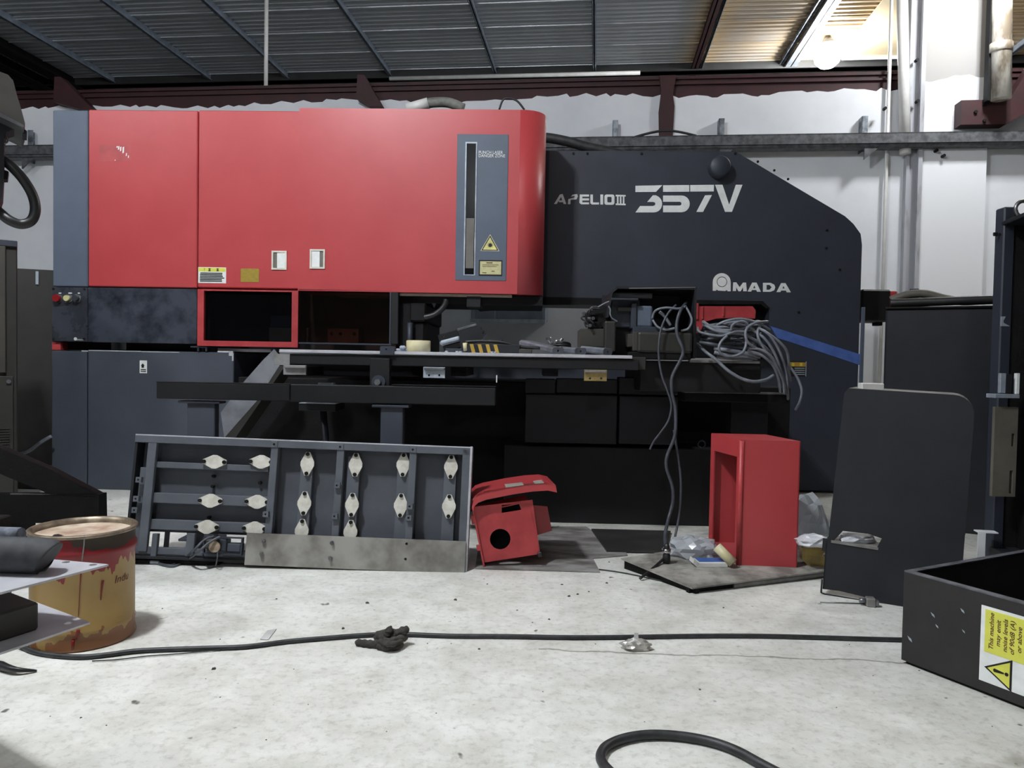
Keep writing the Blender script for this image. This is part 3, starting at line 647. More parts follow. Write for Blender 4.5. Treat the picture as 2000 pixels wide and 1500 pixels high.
def glyphs(name, polys, m_=LETTER, holes=None):
    mb = MB(MACH)
    for i, pg in enumerate(polys):
        q = [L_(px, py, D) for px, py in pg]; hs = []
        for hh in (holes or {}).get(i, []): hs.append([(L_(px, py, D).x, L_(px, py, D).z) for px, py in hh])
        mb.prism([(p.x, p.z) for p in q], D - .0025, D, hs)
    return mb.build(name, m_, sf)
def rr(x0, y0, x1, y1, r, n=5):      # rounded rectangle in photo units
    o = []
    for cx, cy, a in [(x1 - r, y1 - r, 0), (x0 + r, y1 - r, 90), (x0 + r, y0 + r, 180), (x1 - r, y0 + r, 270)]:
        o += [(cx + r * math.cos(math.radians(a + 90 * k / n)), cy + r * math.sin(math.radians(a + 90 * k / n))) for k in range(n + 1)]
    return o
# 357V
def bowl(x0, x1, yt, y1, y2, yb, inner0):  # flat-left stroke that turns round on the right
    r = (yb - yt) / 2; cy = (yt + yb) / 2; ri = (y2 - y1) / 2; rr_ = min(r, 22)
    o = [(x0, yt)] + [(x1 - 16 + 16 * math.sin(math.radians(a)), yt + 16 - 16 * math.cos(math.radians(a))) for a in range(0, 91, 15)] + [(x1 - 16 + 16 * math.cos(math.radians(a)), yb - 16 + 16 * math.sin(math.radians(a))) for a in range(0, 91, 15)]
    o += [(x0, yb), (x0, y2)] + [(inner0 - ri + ri * math.cos(math.radians(a)), (y1 + y2) / 2 + ri * math.sin(math.radians(a))) for a in range(90, -91, -30)] + [(x0, y1)]
    return o
three = [(1275, 381.5), (1281, 381.5)] + [(1277 + 16 * math.sin(math.radians(a)), 381.5 + 16 - 16 * math.cos(math.radians(a))) for a in range(20, 91, 14)] + [(1277 + 16 * math.cos(math.radians(a)), 399 + 16 * math.sin(math.radians(a))) for a in range(0, 91, 15)] + [(1241, 415), (1250, 402.5), (1275, 402.5), (1279, 401), (1280, 398), (1279, 395.5), (1275, 394.5), (1264, 394.5)]
glyphs('model_number', [
    [(1241, 363), (1293.5, 361.8), (1281, 375), (1241, 375.2)], three,
    [(1295, 362), (1346, 361.5), (1346, 374.5), (1295, 374.8)], bowl(1295, 1347, 382, 394.2, 401.5, 414.6, 1331),
    [(1348, 361.5), (1394.5, 361), (1394, 374), (1348, 374.3)], [(1377, 381.5), (1390.5, 381), (1373, 414), (1360, 414)],
    [(1396.5, 361), (1411, 361), (1424, 400), (1437, 361), (1450, 361), (1429.5, 413.8), (1416, 413.8)]])
# APELIO III
glyphs('model_name', [
    [(1082, 398.5), (1093.5, 380), (1099, 379), (1106, 398.5), (1101, 398.5), (1099.5, 395), (1092, 395), (1091, 391.5), (1098, 391.5), (1096, 384.5), (1087.5, 398.5)],
    [(1115, 384), (1118.5, 380), (1127.5, 379.2), (1128.5, 384), (1126, 389.5), (1114.5, 390.5), (1114, 398.8), (1109, 398.8), (1110, 389), (1122, 385.5), (1122.5, 383)],
    [(1132.5, 380), (1150.5, 380), (1150.5, 384), (1137.5, 384), (1137, 387.5), (1150.5, 387.5), (1150.5, 391.5), (1137, 391.5), (1137.5, 395.5), (1150.5, 395.5), (1150.5, 399.2), (1135, 399.2), (1131.5, 396)],
    [(1153, 380), (1158, 380), (1158, 395.5), (1170, 395.5), (1170, 399.5), (1156, 399.5), (1153, 397)],
    [(1172.5, 380), (1178, 380), (1178, 399.6), (1172.5, 399.6)],
    rr(1180.5, 380, 1200, 400, 4), 
    [(1202.5, 380.5), (1222, 381), (1222, 384), (1202.5, 383.5)], [(1202.5, 397.5), (1222, 398), (1222, 401), (1202.5, 400.5)],
    [(1205, 383), (1208, 383), (1208, 398), (1205, 398)], [(1210.7, 383), (1213.7, 383), (1213.7, 398), (1210.7, 398)], [(1216.4, 383), (1219.4, 383), (1219.4, 398), (1216.4, 398)]],
    holes={5: [rr(1186, 384.5, 1194.5, 395.5, 2)]})
# maker's mark
dome = [(1392, 568), (1392, 551)] + [(1409.5 - 17.5 * math.cos(math.radians(a)), 551 - 17.5 * math.sin(math.radians(a))) for a in range(15, 166, 15)] + [(1427, 551), (1427, 569), (1421, 569), (1420, 566.5), (1416, 568.5), (1402, 567.5), (1400, 565.5), (1398, 568)]
circ = lambda cx, cy, r: [(cx + r * math.cos(math.radians(a)), cy + r * math.sin(math.radians(a))) for a in range(0, 360, 20)]
glyphs('maker_emblem', [dome, circ(1410, 550.5, 9)], holes={0: [circ(1410, 550.5, 10.3)]})
glyphs('maker_name', [
    [(1431, 568.5), (1432, 551.5), (1438, 551.5), (1444.5, 561), (1451, 552), (1457, 552), (1458.5, 569), (1451.5, 569), (1451, 561), (1446.5, 569), (1442, 569), (1438, 561), (1437.5, 568.5)],
    [(1460, 569.5), (1469, 552), (1477.5, 552), (1486, 570), (1478.5, 570), (1477, 566.5), (1468.5, 566.5), (1467, 569.5)],
    [(1490, 552.5), (1505, 552.5), (1512, 556), (1514, 561), (1512, 567), (1505, 570), (1490, 570)],
    [(1516.5, 570.5), (1525.5, 553), (1534, 553), (1544.5, 571), (1536.5, 571), (1535, 567.5), (1525.5, 567.5), (1524, 570.5)]],
    holes={1: [[(1471, 563), (1475.5, 563), (1473.2, 557)]], 2: [[(1497, 556.5), (1503, 556.5), (1507, 561), (1503, 566), (1497, 566)]], 3: [[(1528, 563.5), (1532.5, 563.5), (1530, 558)]]})

# hoses over the machine
q = [L_(px, py, .6) for px, py in [(800, 214), (826, 204), (850, 200), (878, 201), (905, 212)]]
MB(MACH).tube([(p.x, .6, p.z) for p in q], .036, 12).build('roof_hose', mat('ribbed_grey_hose', (140, 142, 134), .6, c2=(70, 72, 66), scale=6), PR)
MB(MACH).tube([(q[0].x - .02, .6, q[0].z), (q[1].x + .04, .6, q[1].z + .008)], .042, 12, 1).build('hose_end', PVC, PR)
q = [L_(px, py, .7) for px, py in [(975, 214), (985, 193), (1008, 196), (1024, 214)]]
MB(MACH).tube([(p.x, .7, p.z) for p in q], .008, 6).build('thin_hose', RUB, PR)
q = [L_(px, py, .62) for px, py in [(1050, 268), (1075, 270), (1110, 277), (1150, 288), (1200, 299), (1230, 306)]]
MB(MACH).tube([(p.x, .62, p.z) for p in q], .036, 12).build('black_hose', RUBD, PR)

# ---- work table in front
DT = -1.27
tz = L_(900, 690, DT).z
ta = L_(545, 690, DT).x; tb = L_(1235, 700, DT).x
MB(MACH).box(ta, tb, DT, -.02, tz - .012, tz + .004, .002).build('table_top', PLATEL, PR, label='bright steel table top')
ap = part('table_apron', BLK, 555, 697, 1248, 717, DT + .012, DT + .06, .003)
for (px0, px1) in [(560, 580), (880, 910), (1060, 1090)]: part('table_crossbar', BLKD, px0, 716, px1, 735, DT + .1, DT + .6, .003)
for i, (x0, y0, x1, y1, m_) in enumerate([(554, 713, 598, 732, PLATE), (827, 717, 869, 738, GALVB), (1141, 722, 1185, 744, ZINC)]):
    e0 = L_(x0, (y0 + y1) / 2, DT).x; e1 = L_(x1, (y0 + y1) / 2, DT).x; g0 = L_((x0 + x1) / 2, y1, DT).z; g1 = L_((x0 + x1) / 2, y0, DT).z
    hs = [[(L_(px, y1 - 5, DT).x + .0055 * math.cos(k * .628), L_(px, y1 - 5, DT).z + .0055 * math.sin(k * .628)) for k in range(10)] for px in (x0 + 11, x1 - 11)] if i else []
    tbk = MB(MACH).prism([(e0, g0), (e1, g0), (e1, g1), (e0, g1)], DT - .004, DT + .012, hs).build('catch_plate', m_, PR)
    part('plate_step', PLATE if i != 1 else STEEL, x0 + 1, y0 + 1, x1 - 1, y0 + 6, DT - .02, DT - .002, .002, parent=tbk)
part('apron_end', PLATE, 535, 691, 566, 713, DT + .005, DT + .012, .001)
p = L_(755, 682, DT); e0 = L_(742, 684, DT - .01).x; e1 = L_(769, 684, DT - .01).x; g0 = L_(755, 692, DT - .01).z; g1 = L_(755, 676, DT - .01).z
MB(MACH).prism([(e0, g0), (e1, g0), (e1, g1 - .006), (e1 - .006, g1), (e0 + .006, g1), (e0, g1 - .006)], DT - .01, DT + .05, [[(p.x + .004 * math.cos(k * .785), p.z + .004 * math.sin(k * .785)) for k in range(8)]]).build('corner_stop', CHAR, PR)
br = part('knob_bracket', BLK, 722, 700, 761, 762, DT - .03, DT + .01, .003)
p = L_(740, 746, DT - .03); MB(MACH).cyl((p.x, p.z), .034, DT - .045, DT - .03, 20).build('washer', CHAR, br); MB(MACH).cyl((p.x, p.z), .016, DT - .07, DT - .04, 6).build('hex_bolt', STEEL, br)
# front beam on legs
DB = DT - .06
mb = MB(MACH); pbox(mb, 305, 749, 566, 781, DB - .03, DB + .03, .004); pbox(mb, 564, 754, 968, 789, DB - .02, DB + .03, .004); bm2 = mb.build('front_beam', BLK, PR)
part('beam_top_edge', BLK, 305, 747.5, 566, 749.3, DB - .03, DB + .03, 0, parent=bm2); part('beam_top_edge', BLK, 765, 752.6, 968, 754.2, DB - .02, DB + .03, 0, parent=bm2)
for (x0, x1, yt, wd) in [(366, 420, 783, 0), (743, 787, 791, 0)]:
    a = L_(x0, 850, DB).x; b = L_(x1, 850, DB).x; z1 = L_((x0 + x1) / 2, yt, DB).z
    lg = MB(MACH).box(a, b, DB - .005, DB + .05, 0.0, z1, .004).build('leg', CAB, PR)
    MB(MACH).box(a - .04, b + .03, DB - .02, DB + .06, z1 - .012, z1, .002).build('leg_plate', CHAR, lg)
    MB(MACH).box(a - .03, b + .03, DB - .03, DB + .08, 0, .012, .002).build('foot_plate', CHAR, lg)
# grey chute sheet slanting behind the beam
DS = -.75
ppoly('chute_sheet', mat('grey_sheet', (128, 130, 136), .55, c2=(100, 102, 108), scale=6), [(535, 682), (548, 697), (546, 714), (500, 785), (438, 855), (431, 806), (468, 755), (512, 705)], DS, DS + .006)
ppoly('chute_side', OLIVED, [(546, 714), (556, 716), (455, 862), (438, 855), (500, 785)], DS + .002, DS + .2)
# small shelf and pipe
part('shelf_plate', BLK, 583, 788, 656, 803, -.9, -.7, .003); part('shelf_edge', GALVB, 584, 787, 655, 788.6, -.905, -.7, 0)
part('shelf_edge', GALVB, 621, 748, 650, 751, -.9, -.85, 0)
mb = MB(MACH); p0 = L_(631, 800, -.7); p1 = L_(640, 900, -.7); mb.tube([(p0.x, -.7, p0.z), (p1.x, -.7, p1.z), (p1.x, -.7, .0)], .02, 8, 1); mb.build('drain_pipe', CHAR, PR)
part('rod_tip', LETTER, 969, 733, 971, 747, DT + .02, DT + .03, 0)
# base under the table, boxes hanging from the carriage
a = L_(470, 900, -.4).x; b = L_(1535, 900, -.4).x
MB(MACH).box(a, b, -.45, .6, 0, tz - .16, .006).build('base_body', BLKD, PR)
a = L_(985, 900, -.7).x; b = L_(1500, 900, -.7).x
MB(MACH).box(a, b, -.72, -.3, 0, L_(1200, 872, -.7).z, .006).build('base_plinth', BLK, PR)
for (x0, y0, x1, y1) in [(1026, 740, 1085, 768), (1087, 740, 1206, 768), (1209, 738, 1325, 771), (1026, 771, 1205, 866), (1209, 774, 1324, 868), (1428, 785, 1500, 850)]:
    part('junction_cover', BLKC, x0, y0, x1, y1, -.82, -.7, .004)
p = L_(1371, 868, -.74); mb = MB(MACH); mb.torus(.02, .004, Matrix.Translation((p.x, -.73, p.z))); mb.build('eye_ring', CHAR, PR)
# right hand carriage rail
rs = part('carriage_rail', BLK, 1250, 706, 1486, 766, -1.05, -.4, .004)
part('rail_strip', PLATE, 1347, 704.5, 1484, 709, -1.06, -1.02, .001, parent=rs)
lr = part('lower_rail', BLKD, 1337, 768, 1540, 786, -1.0, -.7, .004)
part('lower_rail_edge', PLATE, 1337, 766.5, 1540, 769, -1.0, -.9, 0, parent=lr)
part('table_end', OLIVED, 1200, 697, 1262, 722, DT + .05, -.4, .004)

# ---- carriage
DC = -1.1
a = L_(1186, 562, DC); b = L_(1358, 700, DC); zt = L_(1275, 560, DC).z
g = .012
mb = MB(MACH)
mb.prism([(a.x, zt - .16), (a.x + .02, zt - .03), (a.x + .05, zt), (b.x, zt), (b.x, b.z), (b.x - g, b.z), (b.x - g, zt - g), (a.x + .055, zt - g), (a.x + .028, zt - .035), (a.x + .01, zt - .16)], DC, DC + .42)
mb.box(a.x + .01, b.x - g, DC + .4, DC + .42, b.z, zt - g); hood = mb.build('carriage_hood', BLKC, PR)
ppoly('hood_edge', mat('worn_edge', (120, 118, 114), .5), [(1228, 562), (1358, 560.5), (1358.5, 562), (1229, 564)], DC - .004, DC, hood)
part('carriage_block', BLK, 1192, 571, 1275, 583, DC + .02, DC + .3, .004, parent=hood)
part('carriage_block', CHAR, 1192, 583, 1250, 640, DC + .08, DC + .3, .006, parent=hood)
part('bracket_bar', CHAR, 1194, 582, 1247, 586, DC - .01, DC + .05, .002, parent=hood)
part('spindle', OLIVE, 1206, 600, 1236, 608, DC + .04, DC + .08, .003, parent=hood)
part('servo_motor', SLATE, 1242, 597, 1275, 640, DC + .03, DC + .18, .012, parent=hood, seg=2); part('servo_flange', CHAR, 1233, 592, 1244, 642, DC + .02, DC + .2, .004, parent=hood)
part('servo_motor_base', CHAR, 1236, 638, 1300, 652, DC + .01, DC + .2, .004, parent=hood)
part('gear_box', OLIVED, 1245, 648, 1353, 690, DC - .03, DC + .3, .014, parent=hood, seg=2)
part('gear_box_foot', BLKD, 1228, 688, 1350, 702, DC - .02, DC + .3, .004, parent=hood)
mb = MB(MACH); pbox(mb, 1226, 652, 1238, 678, DC, DC + .2, .004); pbox(mb, 1236, 648, 1246, 686, DC - .01, DC + .2, .004); mb.build('coupling', OLIVE, hood)
part('clamp_lever', OLIVED, 1181, 627, 1203, 686, DC - .02, DC + .15, .008, parent=hood, seg=2)
part('clamp_body', BLKD, 1186, 636, 1232, 694, DC + .1, DC + .35, .004, parent=hood)
vb = part('valve_block', OLIVE, 1133, 642, 1180, 681, DC + .05, DC + .3, .004, parent=hood)
part('valve_block_base', BLKD, 1140, 676, 1186, 694, DC + .04, DC + .3, .004, parent=hood)
mb = MB(MACH)
for k in range(16):
    px = 1148 + random.uniform(0, 30); py = 605 + random.uniform(0, 32); p = L_(px, py, DC + .1)
    mb.box(p.x - .018, p.x + .018, DC + .08 + random.uniform(0, .1), DC + .16, p.z - .012, p.z + .012, .003, )
pbox(mb, 1168, 596, 1192, 640, DC + .08, DC + .25, .004); pbox(mb, 1152, 606, 1172, 616, DC + .08, DC + .16, .003); pbox(mb, 1150, 628, 1176, 642, DC + .08, DC + .16, .003)
mb.build('valve_fittings', BLKD, hood)
mb = MB(MACH)
def ptube(mb, pts, r, d, **kw):
    q = [L_(px, py, dd) for px, py, dd in [(p + (d,) if len(p) == 2 else p) for p in pts]]; mb.tube(q, r, kw.get('n', 7), kw.get('res', 5)); return mb
for pts in [[(1148, 634), (1144, 622), (1148, 608), (1158, 602), (1172, 604)], [(1134, 622), (1138, 618), (1146, 620), (1142, 626), (1135, 622)], [(1150, 612), (1156, 600), (1170, 600)], [(1146, 640), (1142, 630), (1150, 624), (1160, 632)]]: ptube(mb, pts, .005, DC + .05)
mb.build('valve_tubes', RUBD, hood)
mb = MB(MACH); ptube(mb, [(1168, 600), (1180, 593), (1192, 588)], .004, DC + .02); ptube(mb, [(1188, 598), (1192, 604), (1192, 614), (1196, 622), (1206, 628)], .004, DC - .01); mb.build('thin_wires', WIRE, hood)
for (px, py) in [(1140, 612), (1152, 636), (1158, 622)]:
    p = L_(px, py, DC + .04); MB(MACH).cyl((p.x, p.z), .009, DC + .02, DC + .06, 8).build('fitting', CHROME, hood)
# red cover inside the throat
part('throat_back', BLKD, 1362, 590, 1504, 700, D + .15, D + .3, .002)
rc = ppoly('throat_cover', REDH, [(1357, 592), (1364, 592), (1366, 598), (1470, 598), (1476, 606), (1475, 622), (1440, 620), (1400, 622), (1378, 628), (1366, 650), (1357, 634)], .1, .25)
part('cover_rib', RED, 1358, 592, 1364, 624, .085, .11, .002, parent=rc); part('cover_rib', RED, 1371, 599, 1373.5, 623, .09, .11, .001, parent=rc); part('cover_rib', RED, 1412, 598, 1415, 618, .09, .11, .001, parent=rc)
# ------------------------------------------------------------------ cables on the press
def cable(name, pts, r, m_, label, cat='cable', group=None, n=8, res=6, M=MACH):
    mb = MB(); q = [M @ loc(M, px, py, d) for px, py, d in pts]; mb.tube(q, r, n, res); return tag(mb.build(name, m_), label, cat, group)
cable('hanging_cable', [(1342, 590, -1.0), (1330, 605, -1.14), (1322, 630, -1.16), (1323, 655, -1.17), (1334, 685, -1.17), (1328, 705, -1.17), (1313, 735, -1.17), (1312, 765, -1.17), (1319, 800, -1.17), (1318, 850, -1.17), (1303, 890, -1.17), (1302, 915, -1.17), (1313, 950, -1.17), (1314, 980, -1.17), (1305, 1015, -1.2), (1299, 1045, -1.3), (1300, 1066, -1.42)], .0085, WIRED, 'thick grey cable hanging in waves from the carriage to the chequer plate')
cable('hanging_cable', [(1320, 596, -1.1), (1305, 612, -1.15), (1292, 640, -1.16), (1287, 670, -1.16), (1287, 700, -1.16), (1293, 735, -1.16), (1303, 762, -1.16), (1311, 790, -1.16), (1306, 820, -1.16), (1290, 845, -1.16), (1277, 862, -1.16), (1269, 878, -1.16)], .0055, WIRED, 'thin grey wire curling away with a loose end below the carriage')
cable('hanging_cable', [(1316, 840, -1.14), (1321, 870, -1.14), (1327, 910, -1.14), (1330, 950, -1.14), (1327, 1000, -1.14), (1318, 1050, -1.2), (1308, 1080, -1.35)], .006, WIRED, 'thin dark cable hanging straight beside the thick wavy cable')
for k, (pts, r) in enumerate([([(1274, 622, -1.1), (1280, 607, -1.12), (1300, 601, -1.13), (1325, 603, -1.13), (1340, 598, -1.1)], .006), ([(1340, 600, -1.1), (1348, 615, -1.12), (1351, 628, -1.13), (1344, 642, -1.13), (1330, 646, -1.13)], .006), ([(1275, 625, -1.1), (1284, 638, -1.12), (1300, 644, -1.13), (1318, 641, -1.13)], .006), ([(1288, 609, -1.1), (1298, 618, -1.1), (1310, 636, -1.1)], .008)]):
    cable('looped_wire', pts, r, WIRE, 'grey wire looped inside the carriage hood', 'wire', 'wires looped in the carriage hood')
# connector plug at the end of the thick cable
cn = fp(1302, 1088, .07)
t = thing('cable_plug', Matrix.Translation((cn.x, cn.y, .05)), 'black cable plug standing on the chequer plate at the end of the grey cable', 'plug')
T = Matrix.Translation((cn.x, cn.y, .045))
MB(T).lathe([(.001, 0), (.017, 0), (.017, .035), (.013, .04), (.013, .07), (.009, .085), (.001, .085)], 16).build('body', RUB, t)
MB(T).lathe([(.018, .045), (.019, .05), (.018, .062), (.014, .062)], 16).build('ring', CHROME, t)
tag(MB().tube([fp(1296, 1092, .06), fp(1275, 1110, .04), fp(1250, 1130, .01)], .006, 8).build('black_lead', RUB), 'short black lead running off the chequer plate onto the floor', 'cable')

# tangled heap of cable on the carriage rail
HM = MACH
hp = loc(MACH, 1430, 705, -1.0)
t = thing('cable_heap', MACH @ Matrix.Translation((hp.x, -1.0, hp.z)), 'big tangled heap of grey cables draped over the carriage rail', 'cables')
rnd = random.Random(5)
def hc_(pts, r, m_):
    mb = MB(); mb.tube([MACH @ loc(MACH, px, py, d) for px, py, d in pts], r, 7, 6); mb.build('cable', m_, t)
fixed = [
 [(1372, 628, -1.1), (1388, 638, -1.12), (1408, 645, -1.13), (1432, 645, -1.14), (1455, 642, -1.13), (1470, 632, -1.12), (1480, 628, -1.1), (1492, 632, -1.08)],
 [(1376, 634, -1.1), (1395, 645, -1.14), (1420, 650, -1.15), (1450, 652, -1.15), (1475, 665, -1.14), (1495, 680, -1.12), (1506, 692, -1.1)],
 [(1396, 638, -1.1), (1415, 628, -1.12), (1440, 623, -1.13), (1465, 626, -1.13), (1490, 636, -1.12), (1503, 645, -1.1)],
 [(1428, 646, -1.16), (1430, 636, -1.16), (1440, 629, -1.16), (1452, 628, -1.16), (1462, 636, -1.15), (1478, 650, -1.14)],
 [(1362, 640, -1.1), (1366, 648, -1.12), (1385, 653, -1.14), (1410, 656, -1.15), (1435, 648, -1.16), (1455, 648, -1.16)],
 [(1420, 656, -1.17), (1408, 668, -1.18), (1404, 682, -1.19), (1412, 693, -1.19), (1430, 696, -1.19), (1448, 690, -1.19), (1456, 678, -1.18), (1458, 660, -1.17)],
 [(1500, 628, -1.1), (1478, 630, -1.15), (1460, 640, -1.17), (1456, 655, -1.18), (1462, 670, -1.18), (1480, 682, -1.16), (1500, 700, -1.14)],
 [(1490, 645, -1.14), (1505, 655, -1.15), (1522, 668, -1.15), (1536, 685, -1.14), (1540, 705, -1.12), (1540, 720, -1.1), (1544, 745, -1.08)],
 [(1480, 640, -1.14), (1500, 652, -1.16), (1515, 672, -1.16), (1526, 695, -1.15), (1534, 720, -1.12), (1538, 755, -1.1), (1539, 780, -1.05)],
 [(1470, 645, -1.14), (1492, 660, -1.16), (1508, 682, -1.16), (1520, 708, -1.15), (1528, 735, -1.12), (1532, 770, -1.1)],
 [(1488, 632, -1.1), (1480, 645, -1.15), (1482, 662, -1.16), (1492, 680, -1.16), (1506, 702, -1.15), (1518, 730, -1.13), (1524, 765, -1.1)],
 [(1460, 685, -1.15), (1480, 690, -1.16), (1498, 702, -1.16), (1512, 718, -1.14), (1522, 745, -1.12), (1524, 768, -1.1)],
 [(1462, 680, -1.16), (1485, 683, -1.17), (1505, 695, -1.17), (1516, 712, -1.15), (1530, 745, -1.12), (1536, 770, -1.08)],
 [(1362, 672, -.98), (1378, 687, -1.1), (1398, 702, -1.14), (1420, 722, -1.16), (1445, 738, -1.17), (1470, 745, -1.17), (1495, 742, -1.16), (1511, 733, -1.14)],
 [(1395, 680, -1.1), (1420, 684, -1.13), (1455, 690, -1.13), (1485, 697, -1.12)],
 [(1395, 688, -1.1), (1425, 694, -1.12), (1460, 696, -1.12), (1478, 700, -1.1)],
 [(1400, 696, -1.08), (1430, 700, -1.1), (1470, 702, -1.1)],
 [(1540, 712, -1.1), (1554, 732, -1.1), (1562, 748, -1.1), (1566, 765, -1.1), (1562, 785, -1.1), (1554, 800, -1.05)]]
for i, pts in enumerate(fixed): hc_(pts, .0085 if i in (0, 1, 13) else (.011 if i in (14, 15, 16) else .007), WIRE)
for k in range(18):
    x0 = 1364 + rnd.uniform(0, 14); y0 = 634 + k * 2.2 + rnd.uniform(-3, 3); dd = -1.0 - rnd.uniform(0, .1)
    pts = [(x0, y0, dd)]; x_ = x0; y_ = y0
    for j in range(5): x_ += rnd.uniform(16, 26); y_ += rnd.uniform(-4, 6); pts.append((x_, min(y_, 700), dd - rnd.uniform(-.03, .04)))
    hc_(pts, rnd.choice((.006, .008, .009)), rnd.choice((WIRE, WIRED, WIRED)))

# ------------------------------------------------------------------ things on the table
TZ = (MACH @ Vector((0, 0, tz + .004))).z
def on_table(px, d):            # world point on the table top at depth d of the press frame
    p = loc(MACH, px, 690, d); return MACH @ Vector((p.x, d, tz + .004))
P = on_table(817, -1.2); t = thing('tape_roll', Matrix.Translation(P), 'roll of cream packing tape lying on the press table', 'tape')
MB(Matrix.Translation(P)).lathe([(.058, 0), (.061, .002), (.061, .055), (.058, .057), (.042, .057)], 32).build('tape', TAPE, t)
MB(Matrix.Translation(P)).lathe([(.042, .057), (.038, .057), (.038, 0), (.042, 0), (.058, 0)], 32).build('core', mat('cardboard_core', (150, 120, 80), .8), t)
# sheet holder block lying tilted
P = on_table(905, -1.05); T = frame(P + Vector((0, 0, .024)), 0, 0, math.radians(-16))
t = thing('clamp_block', Matrix.Translation(P), 'black and silver work clamp lying tilted beside the tape roll', 'clamp')
mb = MB(T); mb.prism([(-.01, -.01), (.115, .022), (.14, .045), (.115, .045), (.13, .06), (.115, .068), (.12, .085), (.112, .095), (.0, .095)], -.05, .05); mb.build('jaw', BLKC, t)
MB(T).box(-.005, .1, -.052, .04, .092, .106, .003).build('jaw_plate', STEEL, t)
mb = MB(T); mb.box(-.11, 0, -.04, .04, .04, .068, .01); mb.build('arm', GALVB, t)
mb = MB(T); mb.prism([(-.11, .07), (-.005, .07), (-.005, .1), (-.11, .1)], -.03, .0, [[(-.083 + .006 * math.cos(a), .085 + .006 * math.sin(a)) for a in [k * math.pi / 5 for k in range(10)]]]); mb.build('top_bar', BLK, t)
MB(T).box(-.1, .0, -.03, .04, .005, .038, .004).build('lower_bar', BLKD, t)
MB().box(P.x - .09, P.x + .02, P.y - .05, P.y + .05, P.z, P.z + .022, .004).build('foot', CHAR, t)
# hazard striped bar
P = on_table(962, -1.18); T = frame(P, math.radians(3))
t = thing('hazard_bar', Matrix.Translation(P), 'yellow and black hazard striped guard bar lying on the table', 'bar')
MB(T).box(-.13, .14, -.02, .05, 0, .045, .003).build('bar', BLKC, t)
for k in range(4):
    x0 = -.115 + k * .04
    mb = MB(T); mb.prism([(x0 + .012, .0015), (x0 + .03, .0015), (x0 + .018, .044), (x0, .044)], -.0215, -.019); mb.build('stripe', mat('hazard_yellow', (196, 160, 62), .5) if k == 0 else bpy.data.materials['hazard_yellow'], t)
MB(T).tube([(-.14, 0, .055), (-.06, .0, .06), (.05, .0, .056), (.14, 0, .035), (.24, .0, .03)], .008, 8).build('black_strap', RUB, t)
MB(T).box(.135, .2, -.03, .02, 0, .022, .003).build('end_piece', OLIVE, t)
mb = MB(T); mb.tube([(-.135, -.01, .01), (-.14, -.01, .05)], .012, 10, 1); mb.build('end_roller', TAPE, t)
mb = MB(T); mb.tube([(.03, 0, .06), (.045, 0, .068), (.05, 0, .06)], .004, 6, 2); mb.build('tie', RUB, t)
# grey steel guide bars
for i, (p0, p1, lab) in enumerate([((1025, 670), (1090, 697), 'grey steel guide bar propped at a slant on the table, its left end raised'), ((1070, 680), (1134, 699), 'middle grey steel guide bar lying on the table beside the slanted bar'), ((1142, 682), (1187, 699), 'grey steel guide bar at the carriage end of the three bars')]):
    A = MACH @ loc(MACH, p0[0], p0[1], (-.9, -.95, -1.12)[i]); B = MACH @ loc(MACH, p1[0], p1[1] - 6, -1.24)
    B.z = TZ + .017; A.z = max(A.z, TZ + .018); d = (B - A); ln = d.length; ex = d.normalized(); ey = Vector((0, 0, 1)).cross(ex).normalized(); ez = ex.cross(ey)
    T = Matrix(((ex.x, ey.x, ez.x, A.x), (ex.y, ey.y, ez.y, A.y), (ex.z, ey.z, ez.z, A.z), (0, 0, 0, 1)))
    t = thing('guide_bar', T, lab, 'bar'); MB(T @ Matrix.Rotation(math.pi / 2, 4, 'Z')).prism([(-.033, -.008), (-.025, -.016), (.025, -.016), (.033, -.008), (.033, .008), (.025, .016), (-.025, .016), (-.033, .008)], -ln, 0, [[(.006 * math.cos(k * .628), .006 * math.sin(k * .628)) for k in range(10)]]).build('bar', mat('grey_bar', (118, 122, 130), .45, .2, c2=(88, 92, 98), scale=14) if i == 0 else bpy.data.materials['grey_bar'], t)
P = on_table(1085, -1.1) + Vector((0, 0, .035)); T = Matrix.Translation(P)
t = thing('chrome_clip', T, 'bright chrome clip with a coil of thin black cable on the guide bars', 'clip')
mb = MB(T); mb.tube([(-.04, 0, .05), (-.03, 0, .03), (-.01, 0, .02), (.005, -.01, .035), (.02, 0, .03), (.035, 0, .05)], .008, 8, 3); mb.box(-.05, -.025, -.01, .01, .035, .055, .004); mb.box(-.02, .01, -.015, .015, .0, .03, .006); mb.build('clip', CHROME, t)
mb = MB(T); mb.torus(.045, .007, Matrix.Translation((.03, 0, .005)) @ Matrix.Rotation(1.35, 4, 'X')); mb.torus(.04, .006, Matrix.Translation((.035, .01, .015)) @ Matrix.Rotation(1.25, 4, 'X')); mb.build('cable_coil', RUB, t)
P = on_table(785, -1.22); mb = MB(Matrix.Translation(P)); mb.box(-.03, .03, -.01, .01, 0, .015, .004); mb.box(-.01, .02, -.02, .0, .01, .03, .006)
tag(mb.build('table_clutter', mat('blue_grey_bits', (120, 136, 170), .5, c2=(180, 182, 190), scale=60)), 'small blue and silver fitting between corner stop and tape roll', 'fitting')
for i, (px, d) in enumerate([(872, -1.24), (893, -1.22), (899, -1.2), (961, -1.25), (967, -1.24)]):
    P = on_table(px, d); tag(MB(Matrix.Translation(P)).lathe([(.001, 0), (.009, 0), (.009, .007), (.001, .008)], 6).build('loose_nut', GALVB), 'small loose nut lying on the bright table top', 'nut', 'loose nuts on the table')

